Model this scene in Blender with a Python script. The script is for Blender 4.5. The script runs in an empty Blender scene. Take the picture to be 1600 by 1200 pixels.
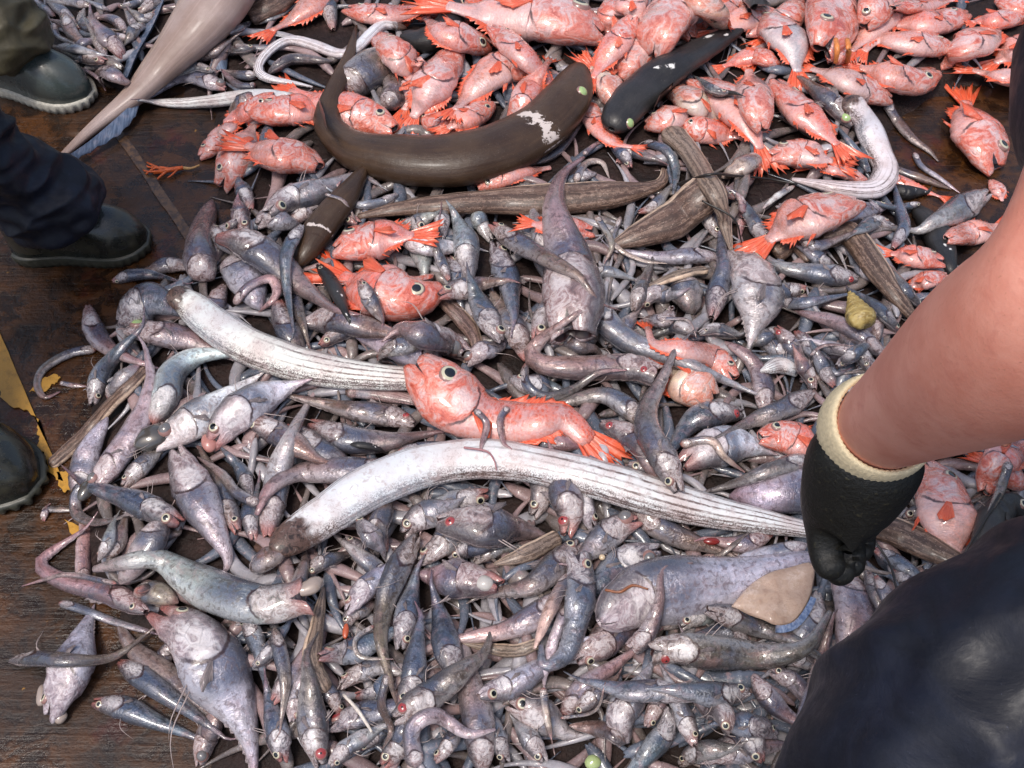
import bpy, bmesh, math, random
import numpy as np
from mathutils import Vector, Matrix, noise as mnoise

random.seed(7)
rng = np.random.default_rng(7)
R = math.radians
scene = bpy.context.scene
COL = scene.collection

# ------------------------------------------------------------------ camera, sky, sun, exposure
CAM_H, PITCH, FPX = 1.6, 55.0, 1570.0
cam = bpy.data.cameras.new('camera')
cam.sensor_width = 36.0
cam.lens = FPX / 1600.0 * 36.0
cam.clip_start, cam.clip_end = 0.02, 500.0
camo = bpy.data.objects.new('camera', cam)
COL.objects.link(camo)
camo.location = (0, 0, CAM_H)
camo.rotation_euler = (R(90 - PITCH), 0, 0)
scene.camera = camo

SUN_EL, SUN_ROT = 70.0, -140.0          # rotation measured from +Y towards +X
world = bpy.data.worlds.new('World')
scene.world = world
world.use_nodes = True
wn = world.node_tree
wn.nodes.clear()
sky = wn.nodes.new('ShaderNodeTexSky')
sky.sky_type = 'NISHITA'
sky.sun_disc = False
sky.sun_elevation = R(SUN_EL)
sky.sun_rotation = R(SUN_ROT)
sky.air_density, sky.dust_density, sky.ozone_density = 1.0, 4.0, 0.6
bg = wn.nodes.new('ShaderNodeBackground')
bg.inputs['Strength'].default_value = 0.145
wo = wn.nodes.new('ShaderNodeOutputWorld')
wn.links.new(sky.outputs[0], bg.inputs[0])
wn.links.new(bg.outputs[0], wo.inputs[0])

sl = bpy.data.lights.new('sun', 'SUN')
sl.energy, sl.angle, sl.color = 1.5, R(12), (1.0, 0.96, 0.91)
so = bpy.data.objects.new('sun', sl)
COL.objects.link(so)
sd = Vector((math.sin(R(SUN_ROT)) * math.cos(R(SUN_EL)), math.cos(R(SUN_ROT)) * math.cos(R(SUN_EL)), math.sin(R(SUN_EL))))
so.rotation_euler = sd.to_track_quat('Z', 'Y').to_euler()

scene.view_settings.view_transform = 'Standard'
scene.view_settings.look = 'None'
scene.view_settings.exposure = 0.42
scene.view_settings.gamma = 1.0

# ------------------------------------------------------------------ photograph pixel -> place on a level
SP, CP = math.sin(R(PITCH)), math.cos(R(PITCH))
def ray(px, py):
    x = (np.asarray(px, float) - 800.0) / FPX
    y = (600.0 - np.asarray(py, float)) / FPX
    return np.stack([x, CP + y * SP, -SP + y * CP], -1)
def at_z(px, py, z):
    d = ray(px, py)
    t = (np.asarray(z, float) - CAM_H) / d[..., 2]
    p = d * t[..., None]
    p[..., 2] += CAM_H
    return p, t
def at_d(px, py, t):
    p = ray(px, py) * t
    p[..., 2] += CAM_H
    return Vector(p)

# ------------------------------------------------------------------ materials
class NT:
    def __init__(s, name):
        s.m = bpy.data.materials.new(name); s.m.use_nodes = True
        s.t = s.m.node_tree; s.t.nodes.clear()
        s.out = s.n('ShaderNodeOutputMaterial')
    def n(s, typ, **kw):
        nd = s.t.nodes.new(typ)
        for k, v in kw.items(): setattr(nd, k, v)
        return nd
    def put(s, sock, v):
        if hasattr(v, 'is_output'): s.t.links.new(v, sock)
        elif v is not None:
            if hasattr(sock.default_value, '__len__') and not hasattr(v, '__len__'): v = (v, v, v)
            if hasattr(v, '__len__') and len(v) == 3 and len(sock.default_value) == 4: v = (*v, 1)
            sock.default_value = v
    def math(s, op, a, b=None, c=None, clamp=False):
        nd = s.n('ShaderNodeMath', operation=op, use_clamp=clamp)
        for i, v in enumerate((a, b, c)):
            if v is not None: s.put(nd.inputs[i], v)
        return nd.outputs[0]
    def ss(s, x, a, b, to0=0.0, to1=1.0):
        nd = s.n('ShaderNodeMapRange', interpolation_type='SMOOTHSTEP')
        s.put(nd.inputs[0], x); s.put(nd.inputs[1], a); s.put(nd.inputs[2], b); s.put(nd.inputs[3], to0); s.put(nd.inputs[4], to1)
        return nd.outputs[0]
    def mix(s, f, a, b, mode='MIX'):
        nd = s.n('ShaderNodeMix', data_type='RGBA', blend_type=mode)
        s.put(nd.inputs[0], f); s.put(nd.inputs[6], a); s.put(nd.inputs[7], b)
        return nd.outputs[2]
    def noise(s, vec, scale, detail=3, rough=0.55, dist=0.0):
        nd = s.n('ShaderNodeTexNoise')
        if vec is not None: s.put(nd.inputs['Vector'], vec)
        nd.inputs['Scale'].default_value = scale; nd.inputs['Detail'].default_value = detail
        nd.inputs['Roughness'].default_value = rough; nd.inputs['Distortion'].default_value = dist
        return nd.outputs['Fac']
    def vor(s, vec, scale, feat='F1', out='Distance'):
        nd = s.n('ShaderNodeTexVoronoi', feature=feat)
        if vec is not None: s.put(nd.inputs['Vector'], vec)
        nd.inputs['Scale'].default_value = scale
        return nd.outputs[out]
    def ramp(s, f, stops):
        nd = s.n('ShaderNodeValToRGB')
        e = nd.color_ramp.elements
        while len(e) < len(stops): e.new(0.5)
        for el, (p, c) in zip(e, stops): el.position = p; el.color = (*c, 1)
        s.put(nd.inputs[0], f)
        return nd.outputs[0]
    def vmap(s, vec, scale):
        nd = s.n('ShaderNodeMapping'); s.put(nd.inputs['Vector'], vec); nd.inputs['Scale'].default_value = scale
        return nd.outputs[0]
    def objco(s, rand=True):
        tc = s.n('ShaderNodeTexCoord').outputs['Object']
        if not rand: return tc
        oi = s.n('ShaderNodeObjectInfo')
        r = s.math('MULTIPLY', oi.outputs['Random'], 37.0)
        va = s.n('ShaderNodeVectorMath', operation='ADD')
        s.put(va.inputs[0], tc); s.put(va.inputs[1], r)
        return va.outputs[0]
    def bump(s, h, strength, dist):
        nd = s.n('ShaderNodeBump'); nd.inputs['Strength'].default_value = strength; nd.inputs['Distance'].default_value = dist
        s.put(nd.inputs['Height'], h)
        return nd.outputs[0]
    def finish(s, col, rough=0.4, normal=None, spec=0.5, coat=0.0, coatr=0.1, sss=0.0, metal=0.0, sssr=(0.01, 0.004, 0.002)):
        b = s.n('ShaderNodeBsdfPrincipled')
        s.put(b.inputs['Base Color'], col); s.put(b.inputs['Roughness'], rough)
        s.put(b.inputs['Specular IOR Level'], spec); s.put(b.inputs['Metallic'], metal)
        b.inputs['Coat Weight'].default_value = coat; b.inputs['Coat Roughness'].default_value = coatr
        if sss:
            b.inputs['Subsurface Weight'].default_value = sss; b.inputs['Subsurface Radius'].default_value = sssr
            b.inputs['Subsurface Scale'].default_value = 1.0
        if normal is not None:
            s.put(b.inputs['Normal'], normal)
        s.t.links.new(b.outputs[0], s.out.inputs[0])
        return s.m

def simple(name, c, rough=0.4, spec=0.5, var=0.25, scale=120, bump=0.3, coat=0.0):
    g = NT(name); co = g.objco()
    n = g.noise(co, scale, 4)
    c2 = tuple(x * (1 - var) for x in c); c3 = tuple(min(1, x * (1 + var)) for x in c)
    col = g.ramp(n, [(0.3, c2), (0.7, c3)])
    return g.finish(col, rough, g.bump(n, bump, 0.002), spec, coat)

def skin(name, kind):
    """wet fish skin in fish space: u runs snout to tail (gill cover at .25), v round the body (0 back, .5 belly)"""
    g = NT(name)
    oi = g.n('ShaderNodeObjectInfo'); base = oi.outputs['Color']; rnd = oi.outputs['Random']
    uv = g.n('ShaderNodeUVMap').outputs[0]
    sp = g.n('ShaderNodeSeparateXYZ'); g.put(sp.inputs[0], uv); u, v = sp.outputs[0], sp.outputs[1]
    co = g.objco()
    n1 = g.noise(co, 22, 4, 0.6); n2 = g.noise(co, 95, 4, 0.65, 0.6); n3 = g.noise(co, 420, 3, 0.7)
    n4 = g.noise(co, 38, 3, 0.6, 1.0)
    cv = g.math('COSINE', g.math('MULTIPLY', v, 2 * math.pi))           # 1 back, -1 belly
    if kind in ('white', 'brown'):                                         # ribbon-like fish, streaked lengthwise
        st = g.vmap(uv, (3.0, 26.0, 1.0))
        s1 = g.noise(st, 1.0, 5, 0.6, 0.5)
        st2 = g.vmap(uv, (16.0, 10.0, 1.0)); s2 = g.noise(st2, 3.0, 5, 0.75, 0.4)
        spk = g.ss(g.math('MULTIPLY', n3, g.math('ADD', s2, 0.45)), 0.42, 0.56)
        if kind == 'white':
            col = g.mix(g.ss(n1, 0.35, 0.7), base, g.mix(0.65, base, (0.56, 0.43, 0.41)))
            lat2 = g.ss(cv, -0.35, -0.75)
            vv = g.math('PINGPONG', v, 0.5)
            jit = g.math('ADD', g.math('MULTIPLY', g.math('SUBTRACT', s1, 0.5), 0.030), g.math('MULTIPLY', g.math('SUBTRACT', n2, 0.5), 0.016))
            tot = None
            for v0, wd, ua in ((.085, .007, .0), (.115, .006, .12), (.405, .010, .0), (.435, .008, .1), (.19, .007, .45), (.25, .006, .55), (.31, .007, .5), (.36, .006, .6)):
                ln = g.ss(g.math('ABSOLUTE', g.math('ADD', g.math('SUBTRACT', vv, v0), jit)), wd * .7, wd * 2.0, 1, 0)
                ln = g.math('MULTIPLY', ln, g.ss(u, ua - .05, ua + .2)) if ua else ln
                tot = ln if tot is None else g.math('MAXIMUM', tot, ln)
            line = g.math('MULTIPLY', tot, g.ss(s2, 0.36, 0.56, 0.25, 1.0))
            col = g.mix(g.math('MULTIPLY', line, 0.9), col, (0.085, 0.042, 0.034))
            col = g.mix(g.math('MULTIPLY', g.math('MULTIPLY', spk, lat2), 0.9), col, (0.06, 0.035, 0.03))
            blue = g.math('MULTIPLY', g.ss(u, 0.22, 0.28), g.ss(u, 0.36, 0.46, 1, 0))
            col = g.mix(g.math('MULTIPLY', blue, 0.3), col, (0.50, 0.57, 0.66))
            fleck = g.math('MULTIPLY', g.ss(n3, 0.55, 0.66), g.ss(n1, 0.45, 0.62))
            col = g.mix(g.math('MULTIPLY', fleck, 0.55), col, (0.22, 0.14, 0.12))
            col = g.mix(g.ss(n2, 0.52, 0.68, 0, 0.6), col, (0.40, 0.31, 0.30))
            hd = g.ss(g.math('ADD', u, g.math('MULTIPLY', g.math('SUBTRACT', n4, 0.5), 0.22)), 0.10, 0.17, 1, 0)
            col = g.mix(hd, col, g.ramp(n2, [(0.38, (0.025, 0.014, 0.010)), (0.52, (0.13, 0.075, 0.06)), (0.62, (0.05, 0.03, 0.022)), (0.72, (0.42, 0.32, 0.28))]))
        else:
            edge = g.ss(g.math('ADD', cv, g.math('MULTIPLY', g.math('SUBTRACT', s1, 0.5), 0.8)), 0.62, 0.80)
            col = g.mix(g.ss(s1, 0.50, 0.60, 0, 0.65), g.mix(0.6, base, (0.075, 0.04, 0.026)), (0.29, 0.19, 0.14))
            col = g.mix(g.math('MULTIPLY', g.ss(g.math('MULTIPLY', n3, g.math('ADD', s2, 0.45)), 0.57, 0.66), 0.7), col, (0.55, 0.44, 0.37))
            vv = g.math('PINGPONG', v, 0.5)
            rid = g.math('SINE', g.math('ADD', g.math('MULTIPLY', vv, 62.0), g.math('MULTIPLY', g.math('SUBTRACT', g.math('ADD', g.math('MULTIPLY', s1, 0.7), g.math('MULTIPLY', n2, 0.5)), 0.5), 17.0)))
            col = g.mix(g.math('MULTIPLY', g.ss(rid, 0.45, 0.9, 0, 0.5), g.ss(n1, .35, .6)), col, (0.36, 0.25, 0.19))
            col = g.mix(g.ss(rid, -0.2, -0.8, 0, 0.7), col, (0.04, 0.022, 0.016))
            col = g.mix(g.math('MULTIPLY', edge, g.ss(n2, 0.3, 0.55, 0.35, 1.0)), col, (0.62, 0.46, 0.34))
            col = g.mix(g.ss(n4, 0.55, 0.72, 0, 0.6), col, (0.05, 0.03, 0.02))
        h = g.math('ADD', g.math('MULTIPLY', s1, 0.8), g.math('ADD', g.math('MULTIPLY', n3, 0.5), n2))
        rough = g.ss(n2, 0.2, 0.8, 0.26, 0.5)
        return g.finish(col, rough, g.bump(h, 0.4, 0.0025), 0.45, 0.35 if kind == 'white' else 0.12, 0.12)
    sv = g.math('SINE', g.math('MULTIPLY', v, 2 * math.pi))
    flank = g.ss(g.math('ABSOLUTE', sv), 0.30, 0.72)
    ug = g.math('SUBTRACT', 0.272, g.math('MULTIPLY', g.math('POWER', g.math('ABSOLUTE', cv), 2.0), 0.075))      # rear edge of the gill cover
    va = g.n('ShaderNodeVectorMath', operation='ADD'); g.put(va.inputs[0], uv); g.put(va.inputs[1], g.math('MULTIPLY', rnd, 53.0)); uvr = va.outputs[0]
    scl = g.vor(g.vmap(uv, (62.0, 24.0, 1.0)), 1.0)
    plates = g.noise(g.vmap(uvr, (21.0, 10.5, 1.0)), 1.0, 5, 0.62, 1.3)
    edge = g.vor(g.vmap(uvr, (19.0, 9.5, 1.0)), 1.0, 'DISTANCE_TO_EDGE')
    streak = g.noise(g.vmap(uvr, (7.0, 11.0, 1.0)), 1.0, 5, 0.65, 0.6)
    hm = g.math('ADD', g.math('SUBTRACT', u, ug), g.math('MULTIPLY', g.math('SUBTRACT', n2, 0.5), g.ss(flank, 0, 1, 0.16, 0.02)))
    hd = g.ss(hm, 0.012, -0.022)
    shade = g.ss(g.math('ADD', g.math('MULTIPLY', n1, 0.5), g.math('MULTIPLY', streak, 0.5)), 0.34, 0.66, 0.55, 1.42)
    col = g.mix(1.0, base, shade, 'MULTIPLY')
    if kind == 'red':
        col = g.mix(g.ss(cv, 0.05, -0.75, 0, 0.75), col, g.mix(0.55, base, (0.66, 0.48, 0.45)))     # pale belly
        col = g.mix(g.ss(cv, 0.45, 0.95, 0, 0.7), col, g.mix(0.55, base, (0.60, 0.10, 0.045)))       # redder back
        col = g.mix(g.ss(n4, 0.42, 0.70, 0, 0.45), col, (0.58, 0.40, 0.41))
        col = g.mix(g.ss(n1, 0.55, 0.72, 0, 0.4), col, (0.60, 0.12, 0.06))
        col = g.mix(g.ss(scl, 0.30, 0.55, 0, 0.22), col, (0.70, 0.55, 0.55))
        hc = g.ramp(plates, [(0.33, (0.42, 0.06, 0.035)), (0.44, (0.62, 0.14, 0.085)), (0.52, (0.64, 0.25, 0.20)), (0.60, (0.66, 0.46, 0.44)), (0.68, (0.34, 0.19, 0.17)), (0.76, (0.70, 0.58, 0.55))])
        ck = g.math('MULTIPLY', g.math('MULTIPLY', g.ss(u, 0.115, 0.15), g.ss(g.math('ABSOLUTE', g.math('ADD', cv, 0.12)), 0.25, 0.55, 1, 0)), g.ss(plates, 0.36, 0.56))
        hc = g.mix(0.22, hc, base)
        hc = g.mix(g.math('MULTIPLY', ck, 0.6), hc, (0.66, 0.52, 0.52))
        hc = g.mix(g.math('MULTIPLY', g.ss(edge, 0.0, 0.05, 0.25, 0), g.ss(n1, 0.42, 0.6)), hc, (0.30, 0.06, 0.045))
        hc = g.mix(g.ss(g.math('ABSOLUTE', g.math('SUBTRACT', edge, 0.11)), 0.0, 0.05, 0.08, 0), hc, (0.70, 0.50, 0.46))
        col = g.mix(hd, col, hc)
        col = g.mix(g.math('MULTIPLY', g.ss(n3, 0.60, 0.72), 0.28), col, (0.78, 0.66, 0.64))
        bodyb = 0.3
    elif kind == 'grey':
        col = g.mix(g.ss(n4, 0.45, 0.70, 0, 0.65), col, g.mix(0.6, base, (0.36, 0.20, 0.20)))          # pinkish bruises
        bl = g.math('MULTIPLY', g.ss(u, 0.2, 0.27), g.ss(u, 0.36, 0.52, 1, 0))
        bl = g.math('MULTIPLY', bl, g.ss(g.math('ADD', n1, g.math('MULTIPLY', rnd, 0.40)), 0.46, 0.68))
        col = g.mix(g.math('MULTIPLY', bl, 0.8), col, (0.055, 0.075, 0.13))                            # dark blue belly sac
        col = g.mix(g.ss(cv, -0.2, -0.85, 0, 0.55), col, g.mix(0.5, base, (0.58, 0.55, 0.56)))
        col = g.mix(g.ss(streak, 0.54, 0.68, 0, 0.6), col, g.mix(0.45, base, (0.66, 0.63, 0.64)))      # silver left on the skin
        tp = g.math('MULTIPLY', g.ss(u, 0.72, 0.98), g.ss(rnd, 0.3, 0.9))
        col = g.mix(g.math('MULTIPLY', tp, 0.6), col, (0.36, 0.15, 0.17))                              # pink tails
        col = g.mix(g.ss(n2, 0.48, 0.64, 0, 0.75), col, g.mix(1.0, base, (0.30, 0.24, 0.23), 'MULTIPLY'))
        hc = g.ramp(plates, [(0.34, (0.030, 0.022, 0.022)), (0.43, (0.20, 0.13, 0.12)), (0.50, (0.42, 0.32, 0.32)), (0.57, (0.70, 0.65, 0.65)), (0.64, (0.26, 0.16, 0.15)), (0.72, (0.55, 0.44, 0.44))])
        hc = g.mix(0.45, hc, g.mix(1.0, base, (0.8, 0.7, 0.68), 'MULTIPLY'))
        ck = g.math('MULTIPLY', g.math('MULTIPLY', g.ss(u, 0.12, 0.155), g.ss(g.math('ABSOLUTE', g.math('ADD', cv, 0.15)), 0.30, 0.62, 1, 0)), g.ss(plates, 0.34, 0.52, 0.2, 1))
        hc = g.mix(g.math('MULTIPLY', ck, g.ss(g.math('FRACT', g.math('MULTIPLY', rnd, 7.3)), 0.1, 0.9, 0.12, 0.75)), hc, (0.70, 0.66, 0.66))
        hc = g.mix(g.ss(cv, 0.35, 0.85, 0, 0.5), hc, (0.09, 0.065, 0.065))
        hc = g.mix(g.math('MULTIPLY', g.ss(edge, 0.0, 0.06, 0.3, 0), g.ss(n1, 0.40, 0.6)), hc, (0.05, 0.035, 0.035))
        hc = g.mix(g.math('MULTIPLY', g.ss(rnd, 0.62, 0.75), g.ss(u, 0.12, 0.02, 0, 0.8)), hc, (0.34, 0.10, 0.08))
        col = g.mix(hd, col, hc)
        col = g.mix(g.math('MULTIPLY', g.ss(n3, 0.60, 0.70), 0.32), col, (0.78, 0.76, 0.77))
        col = g.mix(g.math('MULTIPLY', g.ss(cv, 0.25, 0.85, 0, 0.65), g.ss(u, 0.7, 0.45, 0.3, 1)), col, (0.045, 0.045, 0.055))                 # dark back
        bodyb = 0.35
    mwid = g.math('MULTIPLY', g.math('SUBTRACT', 1.0, g.math('DIVIDE', u, g.math('ADD', 0.062, g.math('MULTIPLY', oi.outputs['Object Index'], 0.012)))), g.math('ADD', 0.085, g.math('MULTIPLY', oi.outputs['Object Index'], 0.15)))
    mm = g.math('SUBTRACT', mwid, g.math('ABSOLUTE', g.math('ADD', cv, 0.22)))
    col = g.mix(g.ss(mm, -0.015, 0.03), col, (0.022, 0.008, 0.008))                                       # the open mouth
    gl = g.math('ABSOLUTE', g.math('SUBTRACT', g.math('SUBTRACT', u, ug), g.math('MULTIPLY', g.math('SUBTRACT', n2, 0.4), 0.02)))
    col = g.mix(g.math('MULTIPLY', g.ss(gl, 0.003, 0.011, 1, 0), g.math('MULTIPLY', flank, 0.9)), col, (0.035, 0.012, 0.012))
    h = g.math('ADD', g.math('ADD', g.math('MULTIPLY', n2, 1.1), g.math('ADD', g.math('MULTIPLY', n3, 0.3), g.math('MULTIPLY', streak, 0.8))),
               g.math('ADD', g.math('MULTIPLY', scl, bodyb), g.math('MULTIPLY', hd, g.math('ADD', g.math('MULTIPLY', plates, 2.2), g.ss(edge, 0, .12, 0, .1)))))
    rough = g.ss(n2, 0.25, 0.75, 0.14, 0.42)
    met = g.math('MULTIPLY', g.ss(streak, 0.48, 0.66, 0.12, 0.5), g.math('SUBTRACT', 1.0, hd)) if kind == 'grey' else 0.06
    return g.finish(col, rough, g.bump(h, 0.5, 0.003), 0.55, 0.85, 0.035, 0.0, met)

M = {}
M['grey'] = skin('grey_fish_skin', 'grey')
M['red'] = skin('red_fish_skin', 'red')
M['white'] = skin('white_ribbon_skin', 'white')
M['brown'] = skin('brown_streaked_skin', 'brown')
M['mouth'] = simple('mouth_inside', (0.035, 0.012, 0.012), 0.35)
M['redfin'] = None
def fin_mat(name, c1, c2, c3):
    g = NT(name); uv = g.n('ShaderNodeUVMap').outputs[0]
    rays = g.noise(g.vmap(uv, (40, 1.5, 1)), 1.0, 2, 0.5)
    n = g.noise(g.objco(), 60, 3)
    col = g.mix(g.ss(rays, 0.4, 0.6), c1, c2)
    col = g.mix(g.ss(n, 0.5, 0.75, 0, 0.6), col, c3)
    return g.finish(col, 0.32, g.bump(rays, 0.7, 0.002), 0.5, 0.3)
M['redfin'] = fin_mat('red_fin', (0.62, 0.07, 0.025), (0.74, 0.15, 0.07), (0.72, 0.32, 0.24))
M['greyfin'] = fin_mat('grey_fin', (0.10, 0.085, 0.085), (0.28, 0.22, 0.22), (0.42, 0.34, 0.34))
M['bluefin'] = fin_mat('blue_grey_fin', (0.07, 0.10, 0.16), (0.14, 0.18, 0.26), (0.25, 0.22, 0.26))
M['darkfin'] = fin_mat('dark_fin', (0.02, 0.015, 0.013), (0.05, 0.04, 0.035), (0.09, 0.07, 0.06))
def plain(name, c, rough, spec=0.5, coat=0.0, sss=0.0):
    g = NT(name); n = g.noise(g.objco(), 300, 2)
    c2 = tuple(x * 0.8 for x in c)
    return g.finish(g.mix(n, c2, c), rough, None, spec, coat, 0.03, sss)
M['bonefin'] = plain('pale_fin_ray', (0.42, 0.34, 0.32), 0.35)
M['pupil'] = plain('eye_pupil', (0.008, 0.009, 0.012), 0.06, 0.6, 0.5)
M['iris'] = plain('eye_iris', (0.56, 0.52, 0.38), 0.2, 0.5, 0.5)
M['rim'] = plain('eye_rim', (0.30, 0.16, 0.14), 0.3, 0.5, 0.4)
M['greyeye'] = plain('cloudy_eye', (0.16, 0.15, 0.15), 0.1, 0.6, 0.6)
M['redeye'] = plain('bloodshot_eye', (0.34, 0.05, 0.05), 0.15, 0.6, 0.6)
M['greeneye'] = plain('green_eye', (0.36, 0.50, 0.20), 0.15, 0.6, 0.6)

# ------------------------------------------------------------------ object helpers
def new_obj(name, verts, faces, mats, parent=None, loc=(0, 0, 0), fmat=None, uvs=None, smooth=True):
    me = bpy.data.meshes.new(name)
    me.from_pydata([tuple(map(float, p)) for p in verts], [], faces)
    for m in mats: me.materials.append(m)
    if fmat is not None: me.polygons.foreach_set('material_index', list(fmat))
    if smooth: me.polygons.foreach_set('use_smooth', [True] * len(me.polygons))
    if uvs is not None:
        ul = me.uv_layers.new(name='UVMap')
        vi = np.zeros(len(me.loops), int); me.loops.foreach_get('vertex_index', vi)
        ul.data.foreach_set('uv', np.asarray(uvs, float)[vi].ravel())
    me.update()
    o = bpy.data.objects.new(name, me)
    COL.objects.link(o)
    o.location = loc
    if parent is not None: o.parent = parent
    return o
def tag(o, label=None, cat=None, group=None, kind=None):
    if label: o['label'] = label
    if cat: o['category'] = cat
    if group: o['group'] = group
    if kind: o['kind'] = kind
    return o

def catmull(pts, n):
    P = np.asarray(pts, float)
    if len(P) == 2: P = np.array([P[0], (P[0] + P[1]) / 2, P[1]])
    Q = np.vstack([2 * P[0] - P[1], P, 2 * P[-1] - P[-2]])
    out = []
    for i in range(len(P) - 1):
        a, b, c, d = Q[i:i + 4]
        t = np.linspace(0, 1, 16, endpoint=False)[:, None]
        out.append(0.5 * ((2 * b) + (-a + c) * t + (2 * a - 5 * b + 4 * c - d) * t ** 2 + (-a + 3 * b - 3 * c + d) * t ** 3))
    out.append(P[-1:])
    C = np.vstack(out)
    s = np.r_[0, np.cumsum(np.linalg.norm(np.diff(C, axis=0), axis=1))]
    q = np.linspace(0, s[-1], n)
    return np.stack([np.interp(q, s, C[:, k]) for k in range(C.shape[1])], -1)
def resample(C, us):
    s = np.r_[0, np.cumsum(np.linalg.norm(np.diff(C, axis=0), axis=1))]; s /= s[-1]
    return np.stack([np.interp(us, s, C[:, k]) for k in range(C.shape[1])], -1)
def gsmooth(a, sig):
    k = np.arange(-int(3 * sig) - 1, int(3 * sig) + 2); w = np.exp(-0.5 * (k / sig) ** 2); w /= w.sum()
    m = len(k) // 2
    return np.convolve(np.pad(a, m, mode='edge'), w, mode='valid')

# ------------------------------------------------------------------ the heap's height map: fish come to rest on what lies under them
GX0, GY0, GC = -2.4, -0.4, 0.008
GW, GHn = int(4.8 / GC), int(4.2 / GC)
HM = np.zeros((GHn, GW))
def poly_mask(px, py, poly):
    px = np.asarray(px, float); py = np.asarray(py, float); ins = np.zeros(px.shape, bool)
    n = len(poly); j = n - 1
    for i in range(n):
        xi, yi = poly[i]; xj, yj = poly[j]
        c = ((yi > py) != (yj > py)) & (px < (xj - xi) * (py - yi) / (yj - yi + 1e-9) + xi)
        ins ^= c; j = i
    return ins
HEAP = [(60, -90), (75, 60), (100, 100), (170, 128), (220, 105), (330, 100), (300, 150), (390, 165), (330, 235), (350, 285), (400, 320),
        (345, 350), (310, 410), (240, 430), (160, 470), (165, 560), (160, 640), (130, 760), (150, 830), (120, 900),
        (260, 960), (300, 1040), (350, 1130), (380, 1300), (1300, 1300), (1800, 1150), (1800, 700), (1600, 430), (1440, 350), (1390, 300),
        (1365, 200), (1400, 150), (1500, 110), (1800, 70), (1800, -90)]
def to_px(p):
    p = np.asarray(p, float); d = p - np.array([0, 0, CAM_H])
    dep = d[..., 1] * CP - d[..., 2] * SP
    return 800 + FPX * d[..., 0] / dep, 600 - FPX * (d[..., 1] * SP + d[..., 2] * CP) / dep
yy, xx = np.mgrid[0:GHn, 0:GW]
gx, gy = GX0 + (xx + 0.5) * GC, GY0 + (yy + 0.5) * GC
gpx, gpy = to_px(np.stack([gx, gy, np.full(gx.shape, 0.04)], -1))
ins = poly_mask(gpx, gpy, HEAP).astype(float)
ins[gy < 0.12] = 1.0
ins[(gx > 1.9) | (gx < -1.9)] = 0
def blur(a, r):
    k = np.ones(2 * r + 1) / (2 * r + 1)
    a = np.apply_along_axis(lambda m: np.convolve(np.pad(m, r, mode='edge'), k, mode='valid'), 1, a)
    return np.apply_along_axis(lambda m: np.convolve(np.pad(m, r, mode='edge'), k, mode='valid'), 0, a)
soft = blur(blur(ins, 9), 9)
soft = np.clip((soft - 0.45) / 0.55, 0, 1)
lump = np.array([[mnoise.noise(Vector((x * 3.1, y * 3.1, 1.7))) for x in np.arange(GX0, GX0 + 4.8, 0.08)] for y in np.arange(GY0, GY0 + 4.2, 0.08)])
lump = np.kron(lump, np.ones((10, 10)))[:GHn, :GW]
lump = blur(np.pad(lump, ((0, GHn - lump.shape[0]), (0, GW - lump.shape[1])), mode='edge'), 8)
MOUND = soft ** 0.7 * (0.055 + 0.018 * lump)
HM[:] = MOUND

def settle(pix, wpx, prof, flat, sink=0.62):
    """pix: n x 2 photograph pixels along the back bone. Returns world points, half heights, half thicknesses, after resting on the heap"""
    n = len(pix)
    z = np.full(n, 0.05)
    for it in range(4):
        p, t = at_z(pix[:, 0], pix[:, 1], z)
        a = np.maximum(0.5 * wpx * prof * t / FPX, 0.0012)
        b = a * flat
        hs = np.zeros(n)
        for i in range(n):
            r = max(0.75 * a[i], GC)
            k = int(r / GC) + 1
            cx, cy = int((p[i, 0] - GX0) / GC), int((p[i, 1] - GY0) / GC)
            x0, x1, y0, y1 = max(cx - k, 0), min(cx + k + 1, GW), max(cy - k, 0), min(cy + k + 1, GHn)
            if x1 <= x0 or y1 <= y0: continue
            hs[i] = np.percentile(HM[y0:y1, x0:x1], 72)
        zn = hs + sink * b
        zl = gsmooth(zn, n * 0.11)
        zs = gsmooth(zn, n * 0.045)
        z = np.maximum(0.55 * zl + 0.45 * zs, b * 0.8 + 0.001)
    p, t = at_z(pix[:, 0], pix[:, 1], z)
    return p, a, b
def deposit(p, a, b):
    q = np.linspace(0, 1, 3 * len(p)); P = resample(np.c_[p, a, b], q)
    for x, y, z, aa, bb in P:
        k = int(aa / GC) + 1
        cx, cy = int((x - GX0) / GC), int((y - GY0) / GC)
        x0, x1, y0, y1 = max(cx - k, 0), min(cx + k + 1, GW), max(cy - k, 0), min(cy + k + 1, GHn)
        if x1 <= x0 or y1 <= y0: continue
        d2 = ((gx[y0:y1, x0:x1] - x) ** 2 + (gy[y0:y1, x0:x1] - y) ** 2) / (aa * aa + 1e-9)
        top = np.where(d2 < 1, z + bb * np.sqrt(np.clip(1 - d2, 0, 1)), -1)
        HM[y0:y1, x0:x1] = np.maximum(HM[y0:y1, x0:x1], top)

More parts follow.
